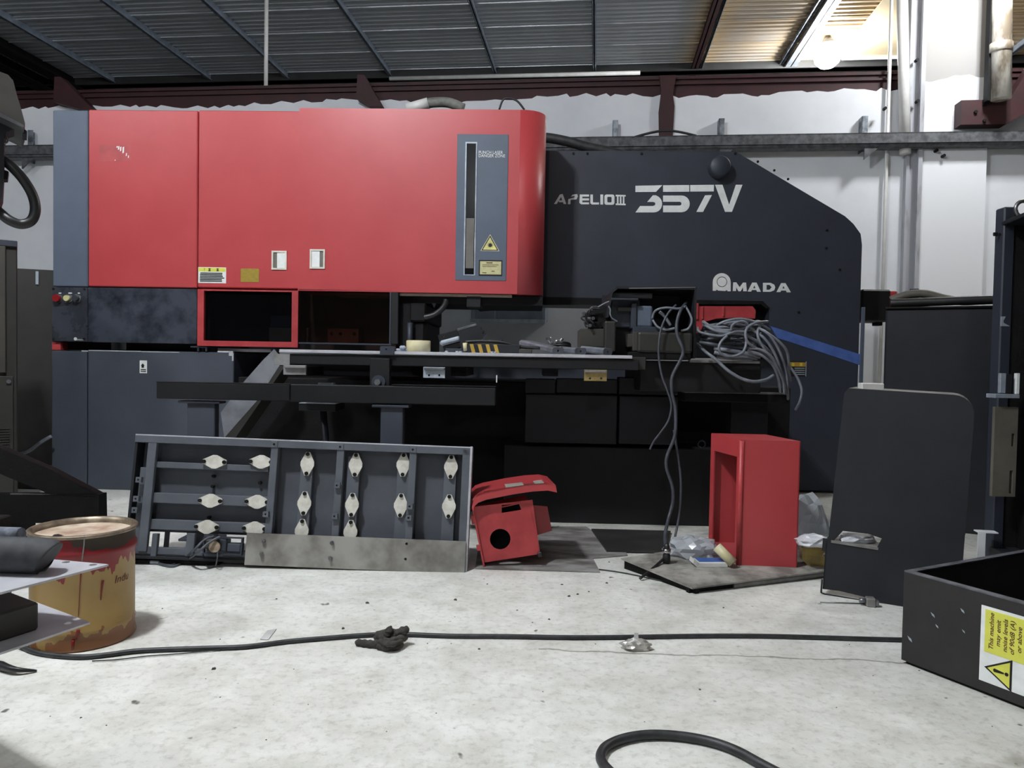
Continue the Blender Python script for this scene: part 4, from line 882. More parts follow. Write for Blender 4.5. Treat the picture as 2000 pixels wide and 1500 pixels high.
# ------------------------------------------------------------------ upturned cover panel leaning in front
O = fp(910, 1116); PA = frame(O, 0, math.radians(9), .021)
ld = lambda px, py, d=0: loc(PA, px, py, d)
t = thing('machine_cover_panel', PA, 'large grey machine cover leaning with its ribbed inside showing', 'cover')
def abox(name, m_, px0, py0, px1, py1, d0, d1, b=.002, parent=None):
    mx = (px0 + px1) / 2; my = (py0 + py1) / 2
    return MB(PA).box(ld(px0, my, d0).x, ld(px1, my, d0).x, d0, d1, ld(mx, py1, d0).z, ld(mx, py0, d0).z, b).build(name, m_, parent or t)
PG = mat('cover_inside_grey', (92, 96, 104), .55, c2=(80, 84, 92), scale=6, bump=.05, bscale=200)
PG2 = mat('cover_skin_grey', (84, 88, 96), .55, c2=(72, 75, 82), scale=5, bump=.05, bscale=200)
xL = ld(250, 1000).x; xR = ld(914, 1000).x; zT = ld(590, 861).z; zB = .0; DPT = .075
zmid = ld(380, 1040).z
# skin sheet with open slots at the lower left
s0 = ld(268, 1062); s1 = ld(303, 1088); s2 = ld(313, 1088); s3 = ld(366, 1088); s4 = ld(382, 1088); s5 = ld(472, 1088)
zl_ = ld(330, 1072).z; zh_ = ld(330, 1042).z
hol = [[(s0.x, zl_), (s1.x, zl_), (s1.x, zh_), (s0.x, zh_)], [(s2.x, zl_), (s3.x, zl_), (s3.x, zh_), (s2.x, zh_)], [(s4.x, zl_ - .02), (s5.x, zl_ - .02), (s5.x, zh_), (s4.x, zh_)]]
MB(PA).prism([(xL, .03), (xR, .01), (xR, zT), (xL, zT)], DPT - .004, DPT, hol).build('skin', PG2, t)
MB(PA).box(xL, xR, -.004, DPT, zT - .004, zT + .002, .001).build('top_flange', PLATEL, t)
MB(PA).box(xL, xR, -.004, .0, zT - .034, zT - .003, .001).build('top_rail', PG, t)
MB(PA).box(xR - .002, xR + .008, -.006, DPT, .0, zT + .004, .001).build('side_flange', PLATEL, t)
MB(PA).box(xR - .035, xR - .002, -.004, 0, .0, zT - .01, .001).build('right_rail', PG, t)
MB(PA).box(xL, xL + .012, -.0, DPT, .02, zT - .034, .001).build('left_flange', BLKC, t)
MB(PA).box(xL, xR, -.004, DPT, .0, .012, .001).build('bottom_flange', BLKC, t)
lr0 = ld(291, 950)
MB(PA).box(lr0.x - .022, lr0.x + .016, -.002, .02, .03, zT - .03, .002).build('upright', PG, t)
ur = ld(270, 1000); MB(PA).box(ur.x - .02, ur.x + .03, .02, .04, .03, ld(270, 912).z, .002).build('upright', PG, t)
MB(PA).box(xL + .02, ld(480, 1080).x, .01, .03, ld(370, 1086).z, ld(370, 1072).z, .002).build('lower_rail', PG, t)
for px in (530, 660, 803):
    p = ld(px, 960); u_ = MB(PA).box(p.x - .016, p.x + .016, -.002, .035, .02, zT - .03, .002).build('rib', PG, t)
    c_ = MB(PA).box(p.x - .016, p.x + .014, -.008, -.002, zT - .034, zT - .006, .002).build('rib_tab', PG, u_)
    MB(PA).cyl((p.x - .002, zT - .02), .005, -.0095, -.007, 8).build('screw', BLKD, u_)
for px in (598, 690, 788, 880):
    p = ld(px, 960, .03); MB(PA).box(p.x - .033, p.x + .022, .03, DPT, .03, zT - .06, .002).build('flat_rib', PG, t)
for py0, py1 in ((905, 917), (966, 986), (1018, 1038)):
    a = ld(292, (py0 + py1) / 2, .02); b = ld(525, (py0 + py1) / 2, .02); z1 = ld(400, py0, .02).z; z0 = ld(400, py1, .02).z
    MB(PA).box(a.x, b.x, .02, DPT, z0, z1, .002).build('cross_rib', PG, t)
a = ld(300, 1045, .02); MB(PA).box(ld(305, 1070, .02).x - .012, ld(305, 1070, .02).x + .012, -.004, .02, ld(305, 1087).z, ld(305, 1042).z, .002).build('rib_tab', PG, t)
MB(PA).box(ld(374, 1070, .02).x - .018, ld(374, 1070, .02).x + .018, .0, .02, ld(374, 1087).z, ld(374, 1042).z, .002).build('rib_tab', PG, t)
# cream diamond plates with two screws each
DIA = mat('cream_diamond_plate', (224, 222, 212), .5, c2=(200, 196, 184), scale=30)
def diamond(px, py, horiz, y):
    p = ld(px, py, y); w_, h_ = (.03, .052) if not horiz else (.052, .03)
    def shp(W, H):
        o = []
        if not horiz:
            for sx, sz in ((1, 1), (-1, 1), (-1, -1), (1, -1)): pass
            o = [(-.009, -H), (.009, -H), (W, -.008), (W, .008), (.009, H), (-.009, H), (-W, .008), (-W, -.008)]
        else: o = [(-W, -.009), (-.008, -H), (.008, -H), (W, -.009), (W, .009), (.008, H), (-.008, H), (-W, .009)]
        return o
    T = Matrix.Translation((p.x, 0, p.z))
    pl = MB(PA @ T).prism(shp(w_, h_), y - .008, y).build('diamond_plate', DIA, t)
    for s_ in (-1, 1):
        c = (0, s_ * h_ * .82) if not horiz else (s_ * w_ * .86, 0)
        MB(PA @ T).cyl(c, .0085, y - .016, y - .006, 8).build('screw', BLKD, pl)
for px, py in [(601, 906), (695, 908), (788, 908), (881, 912), (595, 983), (688, 986), (783, 987), (877, 989), (590, 1037), (685, 1039)]: diamond(px, py, 0, .028)
for px, py in [(420, 902), (511, 902), (412, 978), (503, 980), (405, 1029), (498, 1032)]: diamond(px, py, 1, .018)
for px, py in [(274, 937), (269, 974), (266, 996), (521, 1004), (660, 948), (655, 1008), (801, 989), (799, 1011)]:
    p = ld(px, py); MB(PA).prism([(p.x - .011, p.z - .012), (p.x + .013, p.z - .012), (p.x + .013, p.z + .012), (p.x - .011, p.z + .012)], -.02, .0, [[(p.x + .0045 * math.cos(k * .785), p.z + .0045 * math.sin(k * .785)) for k in range(8)]]).build('clip_nut', PG, t)
for px, py in [(420, 930), (418, 950), (411, 1010), (510, 943)]:
    p = ld(px, py, DPT); MB(PA).cyl((p.x, p.z), .007, DPT - .025, DPT - .003, 8).build('stud', BLKD, t)
# bare steel plate along the foot
e0 = ld(479, 1080, -.018).x; e1 = ld(909, 1080, -.018).x; g0 = ld(694, 1112, -.018).z; g1 = ld(694, 1049, -.018).z
gp = MB(PA).prism([(e0, g0), (e1, g0), (e1, g1), (e0, g1)], -.018, -.008, [[(ld(px, py, -.018).x + .006 * math.cos(k * .785), ld(px, py, -.018).z + .006 * math.sin(k * .785)) for k in range(8)] for px, py in [(794, 1062), (792, 1092)]]).build('foot_plate', mat('grubby_bare_plate', (158, 156, 150), .5, .2, c2=(108, 104, 98), scale=5, lo=.35, hi=.6), t)
for px, py in [(516, 1056), (512, 1082), (649, 1060), (646, 1090)]:
    p = ld(px, py, -.018); MB(PA).cyl((p.x, p.z), .008, -.034, -.018, 8).build('bolt', STEEL, gp)
# packing timber it stands on at the left end
a = fp(240, 1100); b = fp(430, 1103)
tag(MB().box(a.x, b.x, a.y - .01, a.y + .12, 0, .02, .003).build('packing_strip', BLKD), 'dark packing strip under the left end of the leaning cover', 'strip')
# small limit switch with loose wires
p0 = ld(403, 1046, -.0); p1 = ld(476, 1084, -.0)
sw = MB(PA).box(p0.x + .012, p0.x + .06, -.04, .02, p1.z + .02, p0.z - .01, .008).build('limit_switch', OLIVE, t, label='dusty limit switch with loose grey wires')
mb = MB(PA); mb.prism([(p0.x, p1.z), (p1.x, p1.z), (p1.x, p0.z), (p0.x, p0.z)], -.03, -.01, [[(p0.x + .006, p1.z + .006), (p1.x - .006, p1.z + .006), (p1.x - .006, p0.z - .006), (p0.x + .006, p0.z - .006)]]); mb.build('bracket_ring', CHAR, sw)
q = ld(420, 1068, -.04); MB(PA).cyl((q.x, q.z), .024, -.05, -.038, 16).build('face', mat('dusty_tan', (170, 150, 128), .7, c2=(120, 108, 94), scale=60), sw)
MB(PA).box(p0.x + .07, p0.x + .1, -.03, .03, p1.z + .015, p0.z - .01, .004).build('side_box', CHAR, sw)
MB(PA).box(p0.x + .1, p1.x - .01, -.02, .03, p1.z + .012, p1.z + .05, .004).build('side_plate', CAB, sw)
w1 = [PA @ ld(418, 1048, -.045), PA @ ld(400, 1054, -.07), PA @ ld(378, 1075, -.09), fp(358, 1092, .01), fp(335, 1104, .006), fp(310, 1101, .008)]
MB().tube(w1, .0055, 8).build('wire', WIRED, sw)
w2 = [PA @ ld(430, 1048, -.045), PA @ ld(408, 1060, -.07), PA @ ld(385, 1080, -.09), fp(362, 1096, .01), fp(338, 1106, .006), fp(312, 1102, .006)]
MB().tube(w2, .0055, 8).build('wire', WIRED, sw)
w3 = [PA @ ld(425, 1078, -.05), PA @ ld(424, 1092, -.07), fp(420, 1106, .006), fp(408, 1108, .006), fp(400, 1098, .006), PA @ ld(396, 1078, -.03)]
MB().tube(w3, .003, 6).build('wire', WIRED, sw)
q = fp(304, 1101, .0); MB(Matrix.Translation(q)).box(-.022, .022, -.015, .015, 0, .018, .005).build('wire_plug', GALVB, sw)

# ------------------------------------------------------------------ toppled red hood
O = fp(955, 1108); RH = frame(O, math.radians(-4), math.radians(2), math.radians(-12))
t = thing('red_hood', RH, 'toppled red sheet metal hood with a round black hole', 'hood')
rl = lambda px, py, d=0: loc(RH, px, py, d)
def circ2(c, r, n=24): return [(c.x + r * math.cos(2 * math.pi * k / n), c.z + r * math.sin(2 * math.pi * k / n)) for k in range(n)]
fa = [rl(px, py) for px, py in [(931, 998), (944, 1098), (1051, 1081), (1035, 985), (928, 990)]]
hole = circ2(rl(977, 1053), .046); slot = [rl(px, py) for px, py in [(980, 1002), (1018, 996), (1014, 984), (980, 986)]]
pg = [rl(px, py) for px, py in [(944, 1099), (1055, 1082), (1040, 976), (924, 990)]]
MB(RH).prism([(p.x, p.z) for p in pg], 0, .004, [hole, [(p.x, p.z) for p in slot]]).build('front_plate', REDH, t)
MB(RH).box(pg[0].x - .004, pg[0].x + .004, -.012, .22, pg[0].z - .02, pg[3].z, .001).build('left_side', RED, t)
MB(RH).box(pg[1].x - .004, pg[1].x, .0, .05, pg[1].z, pg[2].z, .001).build('right_side', RED, t)
sb = [rl(px, py, .22) for px, py in [(1036, 985), (1068, 988), (1077, 1035), (1040, 1046)]]
MB(RH).prism([(p.x, p.z) for p in sb], .2, .21).build('rear_plate', RED, t)
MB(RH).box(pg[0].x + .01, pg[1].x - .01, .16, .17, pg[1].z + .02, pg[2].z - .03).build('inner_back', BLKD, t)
MB(RH).box(pg[0].x + .004, pg[1].x - .004, .004, .2, pg[3].z - .03, pg[3].z - .026).build('inner_top', RED, t)
# curved top lid reaching out to the right
ed = [(924, 1000), (926, 990), (934, 982), (950, 976), (1000, 966), (1040, 960), (1070, 958), (1088, 962)]
th = [(rl(px, py, -.03).x, rl(px, py, -.03).z) for px, py in ed]
lid = th + [(x_ + .0, z_ + .03) for x_, z_ in [th[-1]]] + [(x_, z_ + .034) for x_, z_ in reversed(th[2:-1])] + [(th[1][0] + .004, th[1][1] + .03), (th[0][0] - .002, th[0][1] + .02)]
MB(RH).prism(lid, -.03, .0).build('lid_front', RED, t)
top = [(x_, z_ + .03) for x_, z_ in th]
lidp = th[1:] + [(x_, z_ + .006) for x_, z_ in reversed(th[1:])]
lidt = [(x_, z_ + .028) for x_, z_ in lidp]
MB(RH).prism(lidt, -.03, .3).build('lid_top', RED, t)
p = top[4]; q = top[6]
MB(RH).prism([(p[0] - .02, p[1] + .004), (q[0] - .01, q[1] + .004), (q[0] - .01, q[1] + .0075), (p[0] - .02, p[1] + .0075)], -.03, .07).build('peeled_label', mat('grey_label', (160, 156, 146), .7), t)
for py0, py1 in ((1003, 1020), (1062, 1075)):
    a = rl(928 + (py0 - 1000) * .13, py0); MB(RH).box(pg[0].x - .016, pg[0].x + .002, -.014, -.008, rl(935, py1).z, rl(935, py0).z, .002).build('slot_tab', REDH, t)
MB(RH).box(pg[1].x - .012, pg[1].x + .006, -.01, .03, pg[1].z - .012, pg[1].z + .01, .002).build('rubber_foot', RUB, t)

# grey sheet lying on the floor under and beside the hood
q = [fp(px, py) for px, py in [(928, 1112), (1172, 1119), (1158, 1092), (1226, 1086), (1222, 1080), (1145, 1030), (940, 1030)]]
STN = mat('stained_sheet', (150, 148, 146), .6, c2=(96, 92, 88), scale=5, lo=.38, hi=.6, stretch=(1, 2, 1))
mb = MB(); n = len(q); mb.add([(p.x, p.y, .002) for p in q] + [(p.x, p.y, .005) for p in q], [tuple(range(n - 1, -1, -1)), tuple(range(n, 2 * n))] + [(i, (i + 1) % n, n + (i + 1) % n, n + i) for i in range(n)])
tag(mb.build('floor_sheet', STN), 'thin stained grey sheet lying on the floor beneath the red hood', 'sheet')
q = [fp(px, py, .005) for px, py in [(1185, 1078), (1300, 1080), (1310, 1040), (1155, 1036)]]
mb = MB(); mb.add([(p.x, p.y, .005) for p in q] + [(p.x, p.y, .015) for p in q], [(3, 2, 1, 0), (4, 5, 6, 7)] + [(i, (i + 1) % 4, 4 + (i + 1) % 4, 4 + i) for i in range(4)])
tag(mb.build('dark_mat', mat('oily_mat', (50, 49, 47), .6, c2=(38, 37, 36), scale=8)), 'black oily mat lying on the stained sheet by the press base', 'mat')

# ------------------------------------------------------------------ chequer plate and what stands on it
pts = [(1213, 1090, .05), (1352, 1148, .028), (1625, 1113, .035), (1640, 1080, .05), (1330, 1072, .05)]
q = [fp(*p) for p in pts]; n = len(q)
t = thing('chequer_plate', Matrix.Translation((q[1].x, q[1].y, 0)), 'dusty chequer plate lying on a frame on the concrete', 'plate')
mb = MB(); mb.add([p for p in q] + [p - Vector((0, 0, .006)) for p in q], [tuple(range(n)), tuple(range(2 * n - 1, n - 1, -1))] + [(i, n + i, n + (i + 1) % n, (i + 1) % n) for i in range(n)]); mb.build('top_plate', CHECK, t)
def on_chk(u, v):
    a = q[0].lerp(q[1], v); b = q[4].lerp(q[2], v); return a.lerp(b, u)
mb = MB()
for i in range(30):
    for j in range(9):
        p = on_chk((i + .5) / 30, (j + .5) / 9); an = .7 if (i + j) % 2 else -.7
        c, s_ = math.cos(an) * .008, math.sin(an) * .008; z_ = p.z + .0016
        mb.add([(p.x - c, p.y - s_, p.z - .001), (p.x + s_ * .25, p.y - c * .25, z_), (p.x + c, p.y + s_, p.z - .001), (p.x - s_ * .25, p.y + c * .25, z_)], [(0, 1, 2, 3)])
o = mb.build('tread_pattern', CHECK, t); o['kind'] = 'stuff'
dn = Vector((0, 0, .01))
A = q[1].copy(); B = q[2].copy(); C0 = q[0].copy()
mb = MB(); mb.tube([A.lerp(B, .28) - Vector((0, -.03, .02)), B - Vector((0, -.03, .022))], .018, 10, 1); mb.build('edge_tube', PLATE, t)
mb = MB()
for P0, P1 in ((A, C0), (A, B)):
    d = (P1 - P0); nn = Vector((-d.y, d.x, 0)).normalized() * .02
    if nn.y < 0: nn = -nn
    a, b = P0 + nn, P1 + nn
    mb.add([(a.x, a.y, 0), (b.x, b.y, 0), (b.x, b.y, b.z - .006), (a.x, a.y, a.z - .006), (a.x + nn.x, a.y + nn.y, 0), (b.x + nn.x, b.y + nn.y, 0), (b.x + nn.x, b.y + nn.y, b.z - .006), (a.x + nn.x, a.y + nn.y, a.z - .006)], [(0, 1, 2, 3), (7, 6, 5, 4), (0, 3, 7, 4), (1, 5, 6, 2), (3, 2, 6, 7), (0, 4, 5, 1)])
mb.build('underframe', BLKD, t)
# red box cover
O = fp(1441, 1104, .04); RB = frame(O, math.radians(4))
t = thing('red_box_cover', RB, 'tall open-sided dark red box cover standing on the chequer plate', 'cover')
h_ = loc(RB, 1500, 862).z; w_ = loc(RB, 1560, 990).x
DEP = .34; th = .006
bl = loc(RB, 1397, 1000, 0)
# local: front right face at y=0 (closed), left side open
mb = MB(RB); mb.box(0, w_, 0, th, 0, h_, .0); mb.build('front_face', RED, t)
LS = Matrix.Translation((0, 0, 0)) @ Matrix.Rotation(math.radians(104), 4, 'Z')   # local x runs back along the open side
ll = .30
mb = MB(RB); fr_ = .035
mb.prism([(0, 0), (ll, 0), (ll, h_), (0, h_)], -.006, .0, [[(fr_, .09), (ll - fr_, .04), (ll - fr_, h_ - .075), (fr_, h_ - .075)]], LS); mb.build('open_side', RED, t)
mb = MB(RB); e = LS @ Vector((ll, 0, 0))
mb.add([(0, 0, h_), (w_, 0, h_), (w_ + e.x, e.y, h_), (e.x, e.y, h_), (0, 0, h_ + .004), (w_, 0, h_ + .004), (w_ + e.x, e.y, h_ + .004), (e.x, e.y, h_ + .004)], [(3, 2, 1, 0), (4, 5, 6, 7), (0, 1, 5, 4), (1, 2, 6, 5), (2, 3, 7, 6), (3, 0, 4, 7)]); mb.build('top', RED, t)
mb = MB(RB); mb.add([(e.x, e.y, 0), (w_ + e.x, e.y, 0), (w_ + e.x, e.y, h_), (e.x, e.y, h_), (e.x, e.y + .005, 0), (w_ + e.x, e.y + .005, 0), (w_ + e.x, e.y + .005, h_), (e.x, e.y + .005, h_)], [(0, 1, 2, 3), (7, 6, 5, 4), (0, 3, 7, 4), (1, 5, 6, 2), (3, 2, 6, 7), (0, 4, 5, 1)]); mb.build('back_face', RED, t)
mb = MB(RB); mb.add([(w_, 0, 0), (w_ + e.x, e.y, 0), (w_ + e.x, e.y, h_), (w_, 0, h_), (w_ - .005, 0, 0), (w_ + e.x - .005, e.y, 0), (w_ + e.x - .005, e.y, h_), (w_ - .005, 0, h_)], [(0, 1, 2, 3), (7, 6, 5, 4), (0, 3, 7, 4), (1, 5, 6, 2), (3, 2, 6, 7), (0, 4, 5, 1)]); mb.build('right_side', RED, t)
mb = MB(RB); mb.tube([(0.004, .004, 0), (0.004, .004, h_)], .012, 10, 1); mb.build('rounded_corner', REDH, t)
mb = MB(RB); mb.add([(.01, .02, .004), (w_ - .01, .02, .004), (w_ + e.x - .01, e.y, .004), (e.x + .01, e.y, .004)], [(0, 1, 2, 3)]); mb.build('bottom', REDH, t)

def crumple(name, c, rx, ry, rz, m_, seed, amp=.35, parent=None, flat=True, sub=3):
    rn = random.Random(seed); bm = bmesh.new(); bmesh.ops.create_icosphere(bm, subdivisions=sub, radius=1)
    dirs = [(Vector((rn.uniform(-1, 1), rn.uniform(-1, 1), rn.uniform(-1, 1))).normalized(), rn.uniform(.5, 1)) for _ in range(26)]
    for v in bm.verts:
        s_ = 1 - amp * .5 + amp * sum(k * abs(math.sin(5 * v.co.dot(d))) for d, k in dirs[:6]) / 4
        s_ += rn.uniform(-.07, .07); v.co = Vector((v.co.x * s_ * rx, v.co.y * s_ * ry, max(v.co.z * s_, -.55) * rz + .55 * rz))
    mb = MB(Matrix.Translation(c)); mb.addbm(bm, not flat); return mb.build(name, m_, parent)
tag(crumple('plastic_bag', fp(1351, 1085, .045), .095, .06, .05, PLASTIC, 3, .8), 'crumpled clear plastic bag on the chequer plate left of the red box', 'bag')
q = fp(1422, 1096, .045); tag(MB().tube([fp(1400, 1068, .12), fp(1432, 1100, .06)], .022, 10, 1).build('plastic_tube', TAPE), 'cream plastic tube end leaning from the red box onto the plate', 'tube')
q = fp(1387, 1105, .038); T = frame(q, math.radians(-4))
t = thing('small_packet', T, 'small blue and white packet on the chequer plate', 'packet')
MB(T).box(-.07, .07, -.03, .05, 0, .022, .003).build('box', PAPER, t); MB(T).box(-.055, .065, -.02, .045, .021, .0235, .0005).build('blue_print', mat('packet_blue', (70, 110, 180), .5), t)
MB(T).prism([(-.085, .018), (-.065, .0), (-.06, .022), (-.08, .035)], -.03, .03).build('flap', PAPER, t)
tag(MB().tube([fp(1362, 1106, .036), fp(1430, 1114, .033)], .005, 8, 1).build('white_stick', PVC), 'thin white stick lying in front of the blue packet', 'stick')
# yellow zinc bracket right of the red box, bags behind
O = fp(1566, 1106, .035); T = frame(O, math.radians(8))
t = thing('zinc_bracket', T, 'yellow zinc plated bracket with a hole beside the red box', 'bracket')
MB(T).prism([(0, .03), (.03, .0), (.15, .0), (.15, .1), (.02, .1), (0, .08)], 0, .05, [[(.1 + .014 * math.cos(k * .6), .055 + .012 * math.sin(k * .6)) for k in range(10)]]).build('body', ZINC, t)
tag(crumple('white_bag', fp(1588, 1065, .14) - Vector((0, 0, 0)), .07, .05, .03, mat('white_film', (214, 216, 222), .4), 11, .5), 'crumpled white bag lying on the yellow zinc bracket', 'bag')
tag(crumple('clear_bag', fp(1588, 1040, .1) + Vector((0, .12, -.1)), .11, .09, .16, PLASTIC, 21, .7), 'heap of clear plastic film behind the zinc bracket', 'bag')
# ------------------------------------------------------------------ big black cover standing at the right
O = fp(1606, 1160); BC = frame(O, math.radians(30), 0, math.radians(2))
t = thing('black_machine_cover', BC, 'tall black machine cover with a rounded corner standing on the floor', 'cover')
h_ = loc(BC, 1640, 757).z; w_ = loc(BC, 1896, 900).x
n0 = loc(BC, 1612, 1052).z; x_in = .03
pr = [(-.0, 0.02), (.0, n0 - .05), (-.012, n0 - .05), (-.012, n0), (.008, n0), (.03, h_ - .02), (.045, h_), (w_ - .07, h_)] + [(w_ - .07 + .07 * math.sin(math.radians(a)), h_ - .07 + .07 * math.cos(math.radians(a))) for a in range(15, 91, 15)] + [(w_, 0.0), (.18, 0), (.15, .02), (.06, .025)]
MB(BC).prism(pr, 0, .006, [[(.03, n0 - .002), (.185, n0 - .004), (.2, n0 + .035), (.15, n0 + .045), (.06, n0 + .042)]]).build('front_face', BLKC, t)
rim = [(.03, h_ - .02), (.045, h_), (w_ - .07, h_)] + [(w_ - .07 + .07 * math.sin(math.radians(a)), h_ - .07 + .07 * math.cos(math.radians(a))) for a in range(15, 91, 15)] + [(w_, .0)]
inn = [(x_ * .985 + .002, z_ - .006) for x_, z_ in rim]
o = MB(BC).prism(rim + list(reversed(inn)), .004, .28).build('rim', mat('dusty_black_rim', (140, 136, 130), .7, c2=(96, 92, 88), scale=10), t)
MB(BC).box(0.0, .006, .0, .05, .02, n0, .001).build('left_return', BLKC, t)
mb = MB(BC); mb.tube([(-.004, -.004, .06), (-.004, -.004, .006), (.01, -.004, .002), (.14, -.004, .004)], .004, 6, 1); mb.build('bottom_lip', BLKC, t)
ng = loc(BC, 1690, 1050); mb = MB(BC); mb.box(.02, .19, -.004, .1, n0 - .012, n0 - .002); mb.build('ledge', PLATE, t)
for k in range(5):
    MB(BC).box(w_ + .0, w_ + .003, .08, .12, h_ - .25 - k * .07, h_ - .22 - k * .07, .001).build('side_tab', BLKC, t)
tag(crumple('white_bag', BC @ Vector((.11, .055, n0 - .003)), .06, .032, .018, bpy.data.materials['white_film'], 31, .6), 'crumpled white film caught on the ledge of the black cover', 'bag')
p = BC @ Vector((.13, .1, h_ - .006)); 
tag(MB(Matrix.Translation(p)).box(-.06, .03, -.02, .02, 0, .03, .004).build('cloth_scrap', PAPER), 'white scrap lying on top of the tall black cover', 'scrap')

# ------------------------------------------------------------------ black tray with the noise warning
P0 = fp(1760, 1294); yaw = math.atan2(.885, .465)
TR = frame(P0, yaw)
t = thing('black_tray', TR, 'low open black box with a noise warning sticker', 'box')
H = .285; LU = .85; LV = .75; th = .006
TRM = mat('tray_black', (38, 38, 36), .5, c2=(30, 30, 29), scale=10, bump=.06, bscale=120)
MB(TR).box(0, LU, 0, th, .01, H).build('front_side', TRM, t)
MB(TR).box(0, th, th, LV, .01, H).build('left_side', TRM, t)
MB(TR).box(0, LU, LV - th, LV, .01, H).build('back_side', TRM, t)
MB(TR).box(LU - th, LU, th, LV - th, .01, H).build('right_side', TRM, t)
MB(TR).box(.01, LU - .01, .01, LV - .01, 0, .012).build('bottom', BLKD, t)
mb = MB(TR); g = .022
mb.add([(0, 0, H), (LU, 0, H), (LU, LV, H), (0, LV, H), (g, g, H), (LU - g, g, H), (LU - g, LV - g, H), (g, LV - g, H)], [(0, 1, 5, 4), (1, 2, 6, 5), (2, 3, 7, 6), (3, 0, 4, 7)])
mb.add([(0, 0, H + .004), (LU, 0, H + .004), (LU, LV, H + .004), (0, LV, H + .004), (g, g, H + .004), (LU - g, g, H + .004), (LU - g, LV - g, H + .004), (g, LV - g, H + .004), (0, 0, H), (LU, 0, H), (LU, LV, H), (0, LV, H)], [(0, 1, 5, 4), (1, 2, 6, 5), (2, 3, 7, 6), (3, 0, 4, 7), (8, 9, 1, 0), (11, 8, 0, 3)])
mb.build('rim', mat('worn_black_rim', (104, 106, 112), .5, c2=(70, 72, 76), scale=20), t)
MB(TR).box(.03, .06, .02, .1, -.0, .012).build('foot', RUB, t)
s0 = loc(TR, 1915, 1260); s1x = s0.x + .2; zt = loc(TR, 1916, 1179).z - .002; zb = loc(TR, 1916, 1328).z
sk = MB(TR).box(s0.x, s0.x + .14, -.002, 0, zb, zt).build('noise_sticker', LETTER, t, label='white and yellow noise warning sticker turned on its side')
SW = s0.x; SH = zt - zb
zmid = zb + SH * .40
MB(TR).box(SW + .012, s0.x + .132, -.003, -.001, zmid, zt - .008).build('yellow_field', YEL, sk)
mb = MB(TR)
lines = ['This machine', 'may emit', 'noise levels', 'of 90dB (A)', 'or above']
for i, s_ in enumerate(lines):
    textmesh(mb, s_, SW + .036 + i * .0185, (zmid + zt) / 2 - .002, .0122, -.0036, align='CENTER', rot=math.pi / 2, sx=1.12, shear=.2, bold=.012)
mb.build('warning_text', REDINK, sk)
# warning triangle turned on its side, apex to the left
cx = SW + .062; cz = zb + SH * .2
def tri2(k): return [(cx - .046 * k - .002, cz), (cx + .026 * k, cz - .044 * k), (cx + .026 * k, cz + .044 * k)]
MB(TR).prism(tri2(1), -.003, -.001).build('triangle_outline', BLACKINK, sk); MB(TR).prism(tri2(.8), -.004, -.002).build('triangle_field', YEL, sk)
mb = MB(TR); mb.prism([(cx - .02, cz - .005), (cx - .023, cz), (cx - .02, cz + .005), (cx + .006, cz + .002), (cx + .006, cz - .002)], -.005, -.003); mb.cyl((cx + .013, cz), .005, -.005, -.003, 14); mb.build('exclamation_mark', BLACKINK, sk)
for px, py in [(1830, 1223), (1822, 1201), (1882, 1233), (1880, 1193), (1777, 1248)]:
    p = loc(TR, px, py); r_ = random.uniform(.004, .008)
    MB(TR).prism([(p.x - r_, p.z + r_), (p.x + r_ * .6, p.z + r_ * .2), (p.x + r_, p.z - r_), (p.x - r_ * .3, p.z - r_ * .3)], -.0008, .001).build('paint_chip', GALVB, t)

# ------------------------------------------------------------------ dark cabinet and control cabinet at the right
DK = frame(at(1728, 800, 4.4).xy.to_3d(), math.radians(28))
a = loc(DK, 1730, 604); b = loc(DK, 1940, 800)
t = thing('dark_cabinet', DK, 'dark steel cabinet behind the tall black cover, cables on top', 'cabinet')
MB(DK).box(a.x, b.x, 0, .6, 0, a.z, .01).build('body', BLKC, t)
MB(DK).box(a.x - .004, b.x, -.01, .61, a.z, a.z + .012, .003).build('top', BLKD, t)
z_ = a.z + .04
for k, (h1, r_, lab) in enumerate([(.0, .026, 'thick dusty black cable lying along the dark cabinet top'), (.055, .024, 'dusty olive cable bowed on the dark cabinet top')]):
    q = [(a.x + .02 + i * (b.x - a.x) / 6, .08 + k * .05, z_ + h1 * math.sin(math.pi * min(1, (i + .5) / 4)) + .002 * i) for i in range(7)]
    tag(MB(DK).tube(q, r_, 10).build('cabinet_cable', mat('olive_cable', (96, 92, 82), .6) if k else RUB), lab, 'cable')
p = loc(DK, 1783, 588, .1); tag(MB(DK).box(p.x - .02, p.x + .03, .26, .32, z_ - .028, z_ + .1, .004, ).build('small_block', CHAR), 'small grey block standing on the dark cabinet beside the cables', 'block')
# control cabinet, seen along its open side
CO = Vector((2.335, 3.66, 0)); CY = frame(CO, math.radians(101))      # local x runs towards the viewer
t = thing('control_cabinet', CY, 'tall dark control cabinet with open side and lifting eye at the frame edge', 'cabinet')
zc = loc(CY, 1975, 425).z; zp = loc(frame(CO), 1945, 405).z
MB(CY).box(0, 1.0, .12, .7, .02, zc, .005).build('body', BLKD, t)
MB(CY).box(0.0, 1.0, .0, .7, zc - .02, zc, .003).build('top', BLKC, t)
MB(CY).box(-.02, .0, .0, .7, .02, zc - .01, .002).build('end_panel', BLKD, t)
MB(CY).box(0, 1.0, .0, .12, .0, .06, .003).build('sill', BLKC, t)
T2 = frame(CO)
mb = MB(T2); mb.box(.0, .055, -.02, .05, 0, zp, .006); mb.build('corner_post', CHAR, t)
mb = MB(T2); mb.box(.055, .075, -.01, .04, .1, zp - .01, .004); mb.build('post_seal', BLK, t)
p = CY @ Vector((.15, .03, zc)); mb = MB(Matrix.Translation((p.x + .0, p.y, p.z + .03))); mb.torus(.036, .009); mb.build('lifting_eye', STEEL, t)
